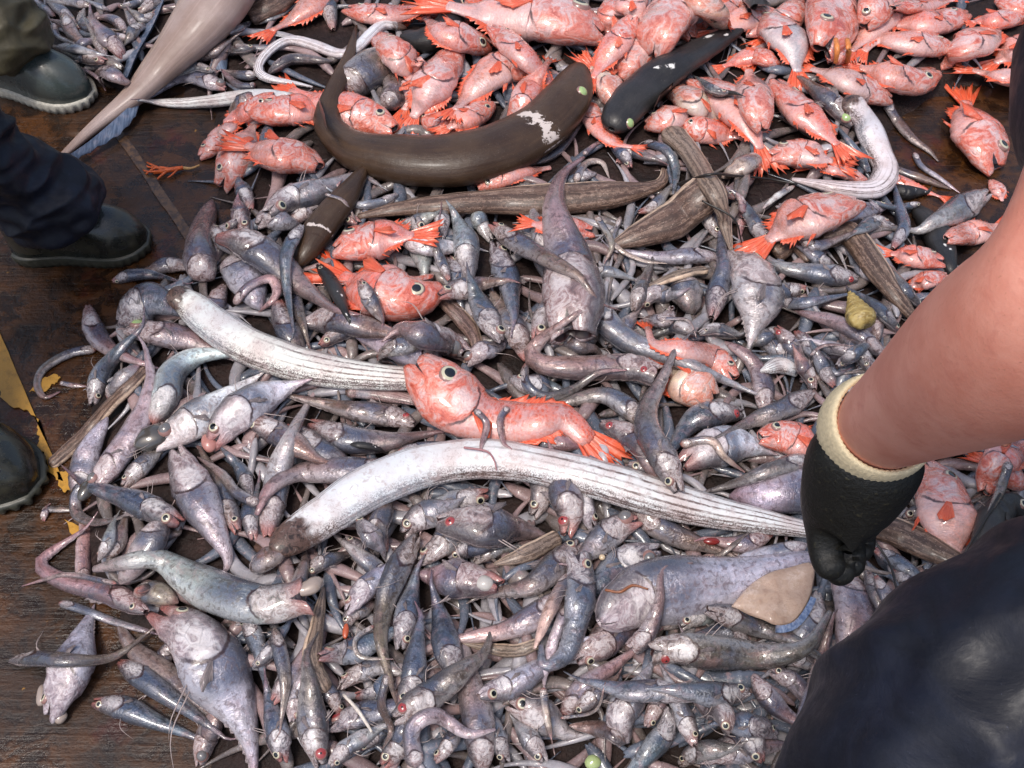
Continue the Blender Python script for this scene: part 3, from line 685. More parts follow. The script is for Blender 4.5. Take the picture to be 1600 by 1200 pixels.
# ------------------------------------------------------------------ the catch, traced fish by fish: kind colour width flags layer | back bone, snout first | label
DATA = """
g s 14 x 1|85,26 70,12 55,0
g p 20 - 1|118,37 97,17 74,-2
g s 15 x 1|142,8 112,5 88,2
g s 11 x 1|172,18 150,7 128,-2
g p 15 - 1|127,44 106,38 84,32
h l 10 x 1|84,36 90,55 112,66 150,78
g n 18 - 2|131,14 128,34 146,46 180,47
g p 18 x 1|197,52 182,33 162,27 140,33
g g 16 - 1|214,52 205,30 199,18
g g 20 - 2|165,88 157,70 147,50 139,38
g p 18 x 1|210,62 190,60 168,54
g p 30 mx 2|194,92 182,74 170,62 160,50
g n 24 - 2|165,96 138,90 88,74
g s 17 x 2|90,72 115,76 152,84
g p 27 - 2|140,108 166,112 196,128
g g 22 - 1|216,22 236,6 252,-6
g l 16 - 1|185,10 202,9 220,2
h p 7 x 1|122,104 145,116 158,128 165,142
g g 20 - 1|228,40 212,44 204,56
g p 20 - 1|100,20 112,50 135,70
g l 20 - 1|108,90 125,70 150,62
g g 18 - 1|245,20 225,30 210,20
g s 26 E 2|353,139 322,126 285,121 248,143
g s 20 - 2|334,113 310,105 290,112
g g 22 - 2|399,75 377,77 350,83
g s 16 - 1|392,34 380,42 366,48
g g 18 x 1|408,116 384,118 355,112
h g 15 x 1|400,134 372,132 345,108
g n 20 x 1|310,95 330,85 350,70
e w 30 - 2|470,158 400,150 330,158 275,161 215,157|white streaked ribbon fish poking out from under the brown finned tail
q n 40 x 2|395,150 375,172 352,185
r o 44 p 2|430,150 385,175 350,190
r m 38 V 3|312,246 335,226 352,205 376,186|small pale pink fish nearest the orange sprig on the bare deck
r m 58 mV 3|345,292 360,264 376,232 396,196|pale pink fish with open mouth facing down beside the bare deck
r k 76 x 4|498,262 465,247 425,238 385,228|pink red fish with its bony gill plate against the brown shark-like fish
r o 64 V 5|392,172 432,175 470,172 512,182|bright orange red fish head left of the brown shark-like fish's tail
r r 64 D 4|617,203 582,188 540,172 495,158 455,140|red fish whose head lies above the brown shark-like fish's back
e w 24 x 5|637,45 602,38 580,52 552,80 527,84 490,70 450,63 416,84 402,110 420,123 460,130 488,136|thin white snake-like fish coiled in an S among the red fish
g d 46 x 5|627,55 662,62 697,45 708,12 700,-15|curved black fish behind the coiled white one
q n 62 x 3|535,150 560,122 600,100 650,108
q n 46 x 3|600,170 620,140 600,110
q g 26 x 4|418,116 455,93 520,96
h g 11 x 3|402,36 440,22 476,-4
M n 44 x 3|390,25 430,5 470,-20
r k 52 - 4|545,-40 505,-5 462,28 425,48
g n 26 x 4|521,46 516,22 508,-14
r o 44 m 4|543,14 580,22 630,22 690,5
r k 56 p 4|585,55 618,82 645,112 652,130
r m 52 F 4|655,95 655,125 640,152 632,172
r m 66 xV 5|716,76 690,112 664,152 646,184
r k 56 m 5|768,76 728,60 692,50 665,28
r m 108 D 6|942,58 900,38 840,26 770,26 700,10|large pale red fish with its head right at the top middle
r o 50 V 6|768,42 800,72 842,112 870,150
r o 46 - 6|800,200 822,150 845,112 858,95
r k 62 D 5|838,122 790,104 748,134 712,172
r r 44 xD 6|990,26 970,58 946,92 926,122
r m 92 x 5|1022,88 1032,46 1060,10 1080,-20
r m 76 x 4|965,125 992,80 1014,45
r c 60 x 5|975,172 948,132 925,105
r o 36 xV 7|918,155 930,192 958,222 988,230
r k 52 V 6|1008,195 1042,186 1075,170
r k 74 x 5|1082,128 1128,152 1165,190 1188,232
r c 52 x 6|1040,138 1080,156 1112,178 1138,184
r o 42 - 6|1060,196 1108,206 1158,214
r m 58 xD 5|1192,205 1180,160 1170,110
r r 46 - 4|1082,62 1062,28 1050,-10
r c 60 x 5|1072,-20 1112,16 1134,52
r k 46 - 4|1215,22 1165,30 1110,52
r k 46 x 4|1180,0 1140,10 1100,40
r k 46 - 3|740,0 690,10 640,30
r r 46 x 3|960,-5 955,30 950,60
r k 50 - 3|1000,-20 985,10 980,40
r o 40 - 3|660,170 690,195 740,190
r k 50 - 3|770,160 740,180 700,200
r k 50 x 4|880,150 850,165 820,190
r o 44 - 4|720,40 740,10 760,-20
g d 16 x 7|1109,140 1120,146 1136,146
g s 20 e 7|1138,146 1118,142 1098,128
r s 64 mV 6|1166,48 1200,40 1236,70 1246,112|silver headed pale brown fish right of the black fish's tail
r o 36 x 6|1216,98 1178,88 1130,104
r r 86 mV 6|1284,80 1297,44 1302,8 1302,-40|large red fish facing down with open mouth at the top right
r k 58 - 5|1350,42 1366,14 1380,-20
r o 34 m 5|1395,12 1440,10 1490,0
r o 50 D 5|1512,22 1462,36 1412,36 1376,34
r k 50 D 6|1488,75 1450,70 1408,66 1372,62 1350,80
r k 64 mV 6|1464,100 1502,76 1538,60 1562,40
r k 56 x 5|1640,60 1590,78 1555,98
r m 52 V 5|1660,138 1590,124 1545,116 1520,110|pink red fish with its belly up cut off by the right edge
r k 64 V 7|1464,114 1426,126 1386,116 1344,106|red fish whose eye faces the bare deck at the end of the row
r m 54 xD 6|1392,156 1345,138 1305,118 1268,108
r r 64 V 8|1212,128 1240,164 1276,196 1308,226|bright red fish lying diagonally beside the green-eyed brown fish
r m 60 V 6|1202,246 1242,240 1300,252
r m 34 x 6|1355,284 1310,266 1262,262
r k 50 x 4|1250,0 1230,30 1200,60
r o 40 x 4|1300,100 1310,80 1300,60
r k 50 x 4|1420,-10 1350,60 1330,80
r r 50 - 4|1560,0 1590,10 1640,0
r r 44 x 5|1600,20 1570,30 1520,35
r r 84 mD 2|1556,264 1537,226 1516,186 1509,160|lone red fish on the bare wet deck with tail up
g n 38 G 7|1332,198 1304,164 1268,136|brown fish with a green eye beside the bright red diagonal fish
e w 44 x 8|1322,150 1352,192 1374,240 1384,268 1368,294 1328,296 1270,286 1238,280|white ribbon fish bent in a hook beside the bare deck
h n 17 x 1|1384,158 1400,186 1425,216 1452,236 1466,252|dark brown eel-like fish lying on the bare deck
h s 10 x 1|1428,238 1440,260 1470,280 1500,302
h n 17 x 2|1390,262 1438,278 1486,296
r o 20 xF 2|1385,275 1430,292 1470,308
r k 88 D 7|1340,318 1296,328 1246,346 1200,376|pink red fish with small pale eye lying below the white hooked ribbon fish
q w 12 x 6|1242,290 1215,306 1192,326
q t 38 x 6|1186,244 1156,262 1128,278
r m 22 xp 3|1548,282 1560,298 1566,314
g s 40 mx 4|1544,300 1506,324 1462,346
r k 44 x 4|1478,374 1512,366 1560,352
g d 46 x 3|1430,325 1456,352 1476,396
g d 26 x 3|1385,290 1410,300 1440,300
r r 46 mD 5|1474,410 1436,402 1392,396
r r 36 x 4|1480,430 1440,440 1420,450
M n 42 x 5|1278,378 1318,360 1346,386 1376,430 1416,482 1445,520|brown speckled eel behind the yellow snail shell
M n 42 x 5|1205,395 1240,374 1262,408
g g 20 e 6|1248,372 1275,384 1302,376 1340,360
g b 14 - 6|1438,318 1402,325 1370,318 1342,303
g b 22 x 7|1395,388 1412,356 1406,326 1394,280
g s 26 - 5|1388,322 1360,326 1326,342
g b 26 - 5|1392,352 1370,346 1346,358
g s 36 R 7|1340,436 1300,430 1250,424 1212,414 1188,394|silver grey fish with a bloodshot eye above the snail shell
g b 24 x 5|1304,418 1276,402 1252,388
g b 22 x 6|1212,472 1250,474 1295,466 1328,459
g b 28 - 6|1404,518 1370,480 1336,458
q p 29 x 7|1388,562 1346,526 1302,502 1240,486|smooth pinkish fish lying just below the snail shell
g g 16 x 4|1204,424 1214,445 1232,462
g s 84 mV 7|1152,398 1176,428 1184,474 1170,546|plump silver scaled fish with pink tail end right of centre
g b 34 mx 7|1112,496 1121,458 1131,420 1128,392
q p 34 x 7|1196,650 1190,592 1166,556 1132,534|bent smooth pinkish fish below the plump silver one
q g 52 x 5|1066,436 1076,466 1084,490
M t 20 x 6|1106,421 1060,430 995,455
M n 66 xD 7|1120,285 1098,305 1050,345 1002,366 955,384|thick speckled brown eel segment right of the upright pink fish
M t 38 x 7|1042,200 1075,235 1100,275 1124,316 1142,390|brown and cream streaked eel running down from the black fish's head
h b 17 x 8|1006,222 1040,234 1056,265 1052,304
r k 40 p 6|745,292 800,272 860,262
g p 18 x 6|838,256 875,234 908,194
h t 13 x 6|898,284 915,256 940,254 952,278
g g 24 - 5|965,255 985,238 1010,245
g b 20 - 6|984,262 976,244 960,232
h p 9 x 6|912,242 930,226 945,222
g b 22 x 5|930,270 905,278 880,285
g g 24 mx 5|998,332 1020,325 1036,306
h t 9 x 8|970,338 960,380 1000,406 1044,412
h t 12 x 8|932,338 956,380 944,412
g s 22 x 6|918,430 950,424 988,436
g s 32 x 6|1124,402 1080,400 1030,402 980,394
g g 26 e 6|1122,370 1112,350 1098,326
g b 28 - 6|1202,382 1180,350 1162,322
q p 18 x 6|1150,300 1160,322 1155,374
g g 30 - 5|1150,310 1130,300 1110,310
g g 26 x 6|1088,522 1055,510 1026,522
g s 26 - 6|1092,522 1118,514 1146,520
h p 6 x 8|1030,498 1070,499 1082,510 1088,528
g b 32 x 6|1244,518 1264,540 1292,568
g b 26 x 7|1304,604 1288,576 1273,546
h p 6 x 8|1266,555 1288,540 1334,540
g s 24 x 6|1334,548 1305,545 1272,534
g b 26 e 6|1308,572 1324,560 1350,542
g g 26 x 5|1240,556 1215,545 1190,532
g b 28 - 6|1274,572 1230,562 1186,560
e w 28 x 7|1246,578 1220,571 1188,580
g p 30 e 7|1272,608 1264,588 1252,566
g s 14 x 6|1362,590 1330,582 1296,578
g p 22 x 5|1372,532 1370,510 1368,492
g g 30 - 5|1360,580 1350,560 1330,540
g g 26 - 5|1230,520 1210,520 1190,530
g p 30 R 5|1212,512 1228,530 1240,545
g g 26 - 4|1260,450 1230,455 1200,450
g s 22 - 4|1190,440 1165,440 1140,450
g b 24 - 4|1370,440 1345,420 1330,400
g s 26 - 4|1430,470 1400,440 1385,410
g g 24 e 4|1440,480 1420,460 1400,430
M n 56 xD 8|1036,262 1034,286 985,300 905,309 805,314 705,319 625,326 560,338|long brown cream-edged eel lying across the heap under the brown shark-like fish|12,26,54,56,54,52,48,42,34,24,10
g p 92 mx 9|897,526 897,470 888,410 872,350 866,318 878,274 912,246|upright pinkish fish with its thin tail raised over the brown eel|50,80,92,88,74,60,46,34,22,12,6
g n 36 V 10|769,350 800,374 850,402 902,430 920,452|grey brown fish lying across the upright pinkish fish
r r 48 mx 7|926,362 886,358 832,350
r o 84 V 8|522,392 556,382 602,374 645,368|orange red fish head facing left above the gaping red one
r r 112 mV 8|684,446 640,462 590,452 535,432|gaping red fish with its mouth open to the right
g W 36 mx 7|628,372 645,382 675,386 708,386
g s 30 m 6|620,352 645,350 668,340
g g 28 x 5|690,376 690,345 688,320
g s 42 x 8|735,438 730,402 726,372 714,344
g g 17 x 9|702,438 690,410 680,380 687,338
g b 42 m 8|774,380 784,410 795,442 800,474
g s 28 x 6|768,376 752,350 746,330
g n 34 mV 9|686,462 712,454 745,445 780,440
g b 40 D 9|784,534 764,500 745,466 738,446
g p 42 - 6|824,562 808,522 784,482
g s 38 D 8|838,532 848,502 862,476
M p 28 x 7|688,464 714,490 738,520 745,550 724,566
g p 54 EmV 8|728,552 694,532 655,522
q l 54 x 6|692,566 640,546 588,530 556,526
r r 116 VU 12|652,566 700,620 760,657 830,660 878,652 920,688|bright red fish curved across the very middle of the heap|46,90,106,100,86,75,66,57,46,32
h p 12 x 13|742,640 760,662 752,700 760,704
h p 12 x 13|795,636 782,655 786,690 800,702
g p 50 R 9|1028,588 985,574 915,575 850,570 830,550 862,518 908,486|pinkish fish with a red eye lying level above the middle red fish's tail|40,48,50,46,36,24,14,8
g s 48 x 8|918,452 943,498 985,535 1040,554 1100,580 1150,602
g g 27 x 6|990,486 1000,456 1012,426
r k 46 mD 8|1148,592 1115,560 1062,545 1022,536 1012,512|red fish with tail fan raised and mouth gaping right
r c 76 x 6|1115,622 1080,600 1048,578|cream bellied fish lying right of the middle red fish's tail
g g 36 x 7|1012,668 980,636 940,617 880,630
h g 17 x 10|820,568 822,600 850,620 892,610 936,582 980,578
g p 46 R 8|938,662 975,676 1005,702 1014,720
g p 60 x 5|815,690 862,690 910,700
g s 34 D 7|982,726 1005,730 1034,722
g g 48 mV 14|1060,768 1040,722 1014,680 1011,640 1030,602 1042,576|grey fish with open jaws lying over the white ribbon fish's edge
g b 44 mR 9|1160,647 1120,645 1080,660 1048,706
g g 36 x 8|1270,612 1222,640 1180,656 1136,676
g W 66 mx 7|1066,728 1110,702 1160,695 1218,712|white bellied fish with black open mouth left of the glove
h t 15 x 10|1062,694 1110,688 1132,714 1164,738
g g 30 x 8|1266,714 1205,734 1150,755 1104,768
q l 74 x 6|1290,762 1215,770 1140,776
r o 66 V 7|1186,684 1230,684 1290,704|orange red fish head looking out left of the glove cuff
e w 68 xV 11|425,862 465,835 510,805 570,765 650,732 730,718 800,720 880,736 960,757 1040,781 1120,801 1200,816 1275,830|long white ribbon fish arching across the lower middle of the heap|50,62,74,74,70,66,62,64,64,60,50,38,26
q n 44 x 10|395,885 420,872 450,858
e w 60 x 10|262,458 292,472 340,512 400,546 470,570 550,585 660,594|speckled silver ribbon fish lying left of the middle red fish|36,56,62,62,60,56,48,38
g g 60 x 9|338,372 376,377 420,402 470,446 528,486 565,492|grey brown fish tapering right, above the speckled silver ribbon fish
q p 54 x 8|334,438 312,408 315,362 331,313|pear shaped pinkish fish with tail pointing up beside the bare deck
g b 24 x 9|472,352 450,390 446,430 456,502
g n 22 x 8|453,438 465,480 480,530
q s 56 x 8|358,402 385,440 408,484
h p 17 x 9|365,475 390,447 424,436 431,462 396,494
g p 32 x 7|352,446 342,462 336,480
g g 42 x 7|434,468 440,495 452,520
g n 46 x 7|474,506 520,500 570,511 628,526
g d 26 m 8|498,414 520,445 538,484
g g 28 m 8|563,438 576,465 592,492
g s 46 e 6|418,334 450,312 490,301 528,288
g s 42 x 5|402,352 420,340 446,347
g b 28 x 5|392,328 385,310 379,296
g p 32 m 5|386,362 378,345 374,328
g p 32 mx 6|445,352 470,335 494,318
g s 20 x 7|622,304 590,318 555,319 528,304
h p 6 x 10|508,303 538,315 558,348
q z 58 x 8|462,418 500,356 546,298 572,258|dark brown stump of a fish lying under the brown shark-like fish
g g 30 e 5|370,345 352,362 342,385
g g 26 - 5|330,350 350,380 380,400
g b 20 - 8|176,440 205,430 242,430 286,442
g p 28 mx 7|296,418 262,414 238,422
g b 64 x 7|186,502 214,480 246,471 290,496
g p 48 G 8|196,516 240,520 290,530 330,545
g p 32 x 8|138,478 146,512 166,541 200,560 236,572
g b 32 e 9|146,632 156,590 176,560 204,530
h g 17 x 6|152,544 110,552 70,575 58,600 70,621 94,612
h p 8 x 5|94,598 115,602 138,604
M n 24 x 7|78,728 130,682 170,636 228,578|dark brown streaked strip-like fish pointing at the yellow paint|20,24,24,24,20
q s 30 x 5|168,624 190,592 218,570
g l 48 E 9|144,768 174,726 200,690 225,640 236,592 231,566|slender lilac fish with a big grey eye beside the dark boot
q l 42 x 7|122,780 136,712 168,652
g W 46 x 8|238,664 260,620 270,582 310,556 375,553
g W 62 mE 9|244,694 295,664 345,628 415,580|white fish with a dark bulging stomach out of its mouth, left side
g W 66 m 10|330,694 360,656 400,626 450,605 488,592|white bellied fish with a raw pink bulb at its jaw
g n 48 m 8|386,652 430,676 475,704
g s 46 x 9|418,840 428,780 440,722 460,670 482,630|silver brown fish with pink tail tip up, above the ribbon fish's left end
q p 46 x 9|645,730 575,735 520,735 460,741 420,766 401,804|brown pink fish whose tail hooks left above the white ribbon fish|30,44,48,46,34,24,8
g n 38 RD 9|648,662 610,650 550,641 474,624
g g 46 x 7|484,662 540,685 600,690 668,678
g g 48 x 7|454,664 490,700 525,720
e p 32 x 6|540,608 600,615 668,632
g b 26 x 7|622,706 680,700 736,702
g d 14 x 7|548,694 580,698 606,708
g l 66 x 10|274,704 300,760 330,820 356,872 345,908|stout silver lilac fish slanting down left of the ribbon fish's end
g b 46 me 11|282,818 236,795 200,780 166,768
h g 19 x 8|150,756 122,765 120,802 150,816 196,808
h n 11 x 5|66,796 100,796 130,798
g p 13 m 5|68,814 69,805 72,796
g g 34 m 8|192,760 215,735 234,716
g d 24 x 8|200,716 212,696 228,684
g g 36 D 8|372,830 355,790 340,750 322,718
h g 18 x 9|404,788 370,770 345,740 308,714
g b 24 x 7|392,774 375,732 348,702
g b 28 x 6|396,844 390,802 400,768
g s 26 - 6|300,790 320,815 335,840
q l 58 x 7|254,812 226,860 186,912
h p 25 x 6|130,908 130,862 133,830 125,798
g n 26 x 6|158,868 180,856 192,822
g s 24 e 6|154,874 168,850 172,836
g g 24 - 6|230,850 250,840 270,835
g s 66 mx 11|478,930 420,945 350,930 290,900 240,873 148,889|pale silver fish with a red tail and torn bony head, lower left|50,62,68,66,54,36,26,12
g p 40 V 10|228,956 170,926 110,911 75,896 64,876 116,838
h p 9 x 11|182,912 110,898 72,905 34,916
g s 78 m 7|78,1120 104,1062 130,992 148,944|stout silver fish with a pink battered head facing down on the deck
g g 30 mx 10|16,1032 60,1029 120,1032 180,1025 234,986|thin grey fish lying across the stout silver one on the deck
q t 40 x 8|215,922 250,928 278,942
h s 16 x 9|92,941 130,953 180,972 252,992
q p 44 x 8|340,1130 300,1090 250,1050 205,1010 184,972|pinkish lilac fish with its red-lined tail up, left of the big lilac one
g b 36 x 9|186,1034 230,1064 280,1100 338,1142|fish with a deep blue belly lying on the pinkish lilac one
g y 98 m 10|248,956 306,1000 350,1070 386,1140 402,1230|big silver lilac fish filling the bottom left corner of the heap
g b 38 m 6|146,1098 190,1105 240,1126 300,1150|blue silver fish with a bony head lowest on the deck at left
g p 40 E 8|313,1196 320,1160 338,1116
g g 30 - 5|280,1000 260,1020 250,1050
g b 30 - 6|380,960 400,1000 410,1050
M t 30 x 10|510,1082 488,1032 495,980 506,918
g g 25 x 10|428,982 438,1020 446,1070 439,1130
g p 32 x 8|426,1096 460,1050 484,1004
g s 30 e 9|456,1128 465,1086 478,1052
g g 46 RmD 10|502,1196 490,1140 485,1092 482,1056
g b 44 mV 11|498,1026 540,1020 580,1005 614,986
g g 38 m 9|532,1072 555,1055 590,1041 626,1050
g s 44 mV 11|542,956 574,916 606,890
g n 42 x 12|650,838 616,900 600,950 595,1002 608,1056
g p 66 mV 10|780,916 722,905 670,900 636,894
g b 42 D 11|627,1014 635,966 646,914
g b 44 m 11|627,1108 645,1066 650,1020 655,984
g g 52 mRV 12|616,1122 660,1096 700,1066 724,1046
g b 46 mRV 9|514,1138 555,1120 606,1108
g b 46 x 11|717,1068 700,1020 690,970 678,926
q p 52 x 9|755,1210 746,1120 731,1060 722,994
h l 28 x 13|650,1200 644,1140 680,1118 730,1146 774,1140
h n 15 x 12|606,1052 596,1100 611,1140 598,1170
g g 32 - 8|556,1170 600,1140 626,1126
g b 38 - 7|442,1190 435,1150 425,1110
g g 42 m 8|598,1196 620,1165 644,1124
g s 32 - 8|516,1196 545,1166 580,1146
h t 9 x 13|584,978 556,1000 564,1026 614,1030
g b 32 x 8|556,1088 590,1080 604,1056
g g 28 - 8|534,1116 515,1082 498,1056
g b 30 - 6|396,1042 420,1020 440,990
g g 30 - 7|680,1190 700,1165 720,1130
g b 34 - 7|790,1190 775,1150 760,1110
g s 34 m 7|850,1190 835,1165 815,1140
g g 30 - 7|540,980 550,960 570,950
g g 78 R 9|684,818 740,820 800,825 860,838|plump silver pink fish with an empty red eye socket below the ribbon fish
M t 28 x 10|875,838 820,866 772,882
g g 44 - 9|905,846 872,880 830,915 776,926
g p 42 x 10|884,926 840,960 790,985 716,999
M t 20 x 9|844,1004 800,1017 722,1005
g b 46 mV 13|903,866 908,920 900,972 884,1022 850,1041 845,1008|grey fish with its open jaws pointing up among the small fish, lower middle|34,44,46,42,30,18,8
h t 26 x 11|888,898 865,940 850,975 835,1014
h l 19 x 12|886,946 865,1000 852,1050 850,1076
g b 56 EV 10|1030,860 985,876 945,906 916,934|blue grey fish with a cross-hatched scale pattern and dark bulging eye
q y 98 xV 11|935,972 1000,932 1080,918 1160,908 1262,876|broad lilac white fish with a smooth belly below the ribbon fish|60,92,100,86,64,34
q l 34 x 10|1262,850 1200,868 1130,882
g p 50 m 9|900,1034 950,1000 998,966
g p 28 x 13|988,1014 1014,985 1030,940 1036,890 1082,880|thin brown pink fish whose tail crosses the broad lilac white fish|28,30,26,18,12,7,5
g g 56 RmD 12|1016,1020 1060,1015 1120,1020 1200,1025 1260,1010 1297,956|grey brown fish with a hollow red eye and whip tail curling up at right|34,50,56,48,40,30,18,8
g b 46 mD 11|1080,1092 1030,1080 980,1080 930,1068
g b 42 eD 11|1172,1080 1120,1085 1068,1080
g s 44 - 10|748,1088 800,1070 840,1046 886,1016
g s 56 mV 9|796,1098 832,1112 868,1134
g p 36 x 8|878,1124 910,1076 960,1040 1004,1006
h t 13 x 12|849,1074 853,1110 862,1156
g n 32 - 8|898,1112 930,1086 954,1066
h n 6 x 11|876,1122 930,1110 946,1066
g b 38 x 10|1046,1106 1040,1142 1014,1176 980,1214
g s 52 mx 9|976,1162 970,1120 988,1090
g p 30 e 9|1010,1136 1018,1120 1030,1100
q p 30 x 9|978,1162 942,1140 890,1134
g s 38 eD 9|1086,1164 1074,1134 1058,1096
g p 42 eV 9|1138,1146 1130,1116 1096,1096
g b 42 eD 8|1214,1148 1186,1136 1146,1130
g p 34 x 9|1176,1056 1192,1080 1220,1110 1256,1134
g g 38 x 11|1104,952 1150,966 1200,985 1250,1006 1296,1038
h n 20 x 9|1246,1146 1276,1050 1304,956
q p 62 x 8|1318,892 1336,960 1318,1050
g s 42 x 8|1278,926 1270,970 1236,1014
g p 32 m 8|1204,1048 1240,1065 1256,1086
g g 32 - 8|1214,1030 1255,1030 1280,1040
g b 28 x 9|1170,1002 1140,985 1094,992
g s 30 m 8|1064,980 1085,965 1110,960
g g 46 - 6|1096,1184 1150,1170 1210,1164
g b 40 - 6|1190,1190 1170,1150 1150,1120
g g 36 - 6|1060,1195 1090,1175 1130,1170
r m 96 V 7|1446,724 1474,782 1492,868|large pale bellied red fish right of the glove
r r 56 x 6|1538,770 1560,722 1610,690
r r 56 x 5|1600,760 1575,740 1540,720
M n 48 xV 8|1335,812 1400,831 1462,861 1550,905|brown streaked eel running right from under the glove
g d 54 eD 8|1606,806 1572,788 1540,840
g g 38 - 7|1496,884 1545,850 1610,826
h n 17 x 9|1577,722 1562,768 1542,806
g b 28 x 9|1366,858 1405,880 1440,906 1456,934
g s 26 x 8|1398,886 1425,920 1442,948
g g 26 x 8|1354,892 1370,930 1382,976
g p 20 x 9|1368,900 1386,940 1380,984
g g 30 - 5|1410,810 1440,800 1470,810
g g 30 - 5|1400,790 1380,800 1350,810
g s 28 - 6|1500,700 1530,680 1560,690
r k 50 - 5|1500,680 1470,690 1430,700
g s 44 mV 9|832,806 846,776 852,744
g p 50 mRV 10|884,836 890,800 880,764
g s 42 meD 9|928,824 914,795 902,764
g s 50 ED 9|998,812 962,826 916,866
g n 38 x 8|990,792 1040,830 1116,858
g p 32 x 8|1206,832 1160,850 1112,843
h g 13 x 10|1046,884 1110,876 1170,832
g s 42 m 8|762,772 735,780 700,790
g s 46 m 8|630,834 650,812 680,800
g l 28 x 8|614,908 580,882 542,852
g g 44 m 8|655,878 690,852 706,826
g n 40 x 7|602,864 590,832 600,796
g b 30 - 7|540,840 560,860 580,890
g g 30 - 6|480,900 500,880 530,870
g g 34 - 6|440,960 460,940 470,900
g p 34 x 7|600,950 620,930 640,880
g g 30 x 6|740,880 770,860 800,855
g s 36 m 7|560,810 575,830 590,850
g g 36 - 6|1010,960 1030,970 1060,960
g b 34 - 7|700,870 720,860 760,850
g g 32 - 7|590,560 610,545 640,540
g n 34 - 6|500,540 530,520 560,510
g s 36 E 7|730,570 750,550 770,545
g g 34 - 6|860,540 880,530 910,540
g b 40 - 7|800,590 820,600 850,605
g p 30 m 6|910,520 900,500 910,470
g s 32 - 6|1000,480 1020,460 1040,460
g g 30 - 6|1050,480 1040,500 1020,500
g g 30 m 6|560,350 540,340 520,345
g s 32 - 6|870,400 850,380 840,350
g b 30 - 6|700,400 715,430 720,470
g s 36 m 6|650,340 655,360 660,400
g p 30 - 6|950,540 970,520 985,500
"""
BOTTOM_RED = [(700, 215), (1100, 235), (1240, 215)]
# ------------------------------------------------------------------ deck
def deck_mat():
    g = NT('wet_deck'); co = g.objco(False)
    pl = g.vmap(co, (1.0, 1.0, 1.0))
    n1 = g.noise(co, 3.2, 5, 0.6, 0.6); n2 = g.noise(co, 17, 6, 0.7, 0.4); n3 = g.noise(co, 110, 4, 0.7)
    grain = g.noise(g.vmap(co, (2.0, 26.0, 1.0)), 4.0, 4, 0.6, 0.5)
    col = g.ramp(n2, [(0.30, (0.006, 0.003, 0.002)), (0.45, (0.022, 0.009, 0.003)), (0.58, (0.075, 0.027, 0.006)), (0.72, (0.028, 0.013, 0.006))])
    col = g.mix(g.ss(n1, 0.40, 0.62, 0, 0.65), col, (0.014, 0.009, 0.007))
    col = g.mix(g.ss(grain, 0.55, 0.72, 0, 0.5), col, (0.065, 0.026, 0.008))
    col = g.mix(g.ss(g.noise(co, 7, 4, 0.6), 0.58, 0.72, 0, 0.5), col, (0.07, 0.008, 0.006))     # blood
    col = g.mix(g.math('MULTIPLY', g.ss(g.noise(co, 45, 4, 0.7), 0.66, 0.72), g.ss(n1, 0.45, 0.6)), col, (0.30, 0.15, 0.03))   # rust and paint flecks
    h = g.math('ADD', g.math('MULTIPLY', n2, 1.0), g.math('ADD', g.math('MULTIPLY', n3, 0.35), g.math('MULTIPLY', grain, 0.5)))
    rough = g.ss(g.math('ADD', g.math('MULTIPLY', n2, .5), g.math('MULTIPLY', n1, .5)), 0.40, 0.60, 0.12, 0.55)
    return g.finish(col, rough, g.bump(h, 0.7, 0.007), 0.3, 0.25, 0.08)
V = []; F = []
DX = np.r_[-30, -12, -6, np.arange(-3, 3.01, .25), 6, 12, 30]
for y in DX:
    for x in DX: V.append((x, y + 1.0, 0.0))
nn = len(DX)
for i in range(nn - 1):
    for j in range(nn - 1): F.append((i * nn + j, i * nn + j + 1, (i + 1) * nn + j + 1, (i + 1) * nn + j))
tag(new_obj('deck', V, F, [deck_mat()], smooth=False), kind='structure')

def sheet(name, outline, z, mat, thick=0.002):
    """a thin painted patch with a side wall"""
    P = [at_z(x, y, z)[0] for x, y in outline]; n = len(P)
    Vv = [(*p[:2], z) for p in P] + [(*p[:2], z - thick) for p in P]
    Ff = [tuple(range(n))] + [(i, i + n, (i + 1) % n + n, (i + 1) % n) for i in range(n)]
    return new_obj(name, Vv, Ff, [mat], smooth=False)
def ragged(a, b, amp, n, seed):
    r = np.random.default_rng(seed); out = []
    a, b = np.array(a, float), np.array(b, float); d = (b - a) / np.linalg.norm(b - a); q = np.array([-d[1], d[0]])
    w = 0
    for i in range(n):
        w = .55 * w + r.normal() * amp
        out.append(tuple(a + (b - a) * i / n + q * w))
    return out
ypaint = NT('worn_yellow_paint'); yco = ypaint.objco(False)
ymat = ypaint.finish(ypaint.mix(ypaint.ss(ypaint.noise(yco, 60, 5, .7), .48, .66, 0, .45), (0.48, 0.25, 0.04), (0.18, 0.09, 0.02)), 0.4,
                     ypaint.bump(ypaint.noise(yco, 150, 3), .4, .002), .4, .2)
def jag(poly, amp, seed):
    out = []
    for k in range(len(poly)):
        out += ragged(poly[k], poly[(k + 1) % len(poly)], amp if k else .4, 6 if k else 14, seed + k)
    return out
for poly, amp, sd_ in (([(-12, 492), (99, 752), (80, 742), (72, 712), (60, 700), (60, 684), (57, 668), (63, 654), (44, 640), (22, 636), (0, 620), (-2, 598), (-12, 575), (-22, 566)], 1.2, 1),
                       ([(45, 612), (62, 592), (84, 585), (95, 590), (82, 600), (70, 612), (58, 610)], .9, 20), ([(88, 738), (110, 736), (112, 764), (98, 768), (90, 752)], 1.0, 40), ([(100, 812), (150, 832), (164, 846), (140, 852), (116, 840)], 1.2, 60)):
    tag(sheet('painted_line', jag(poly, amp, sd_), 0.004, ymat), kind='structure')
seam = NT('deck_seam'); sco = seam.objco(False)
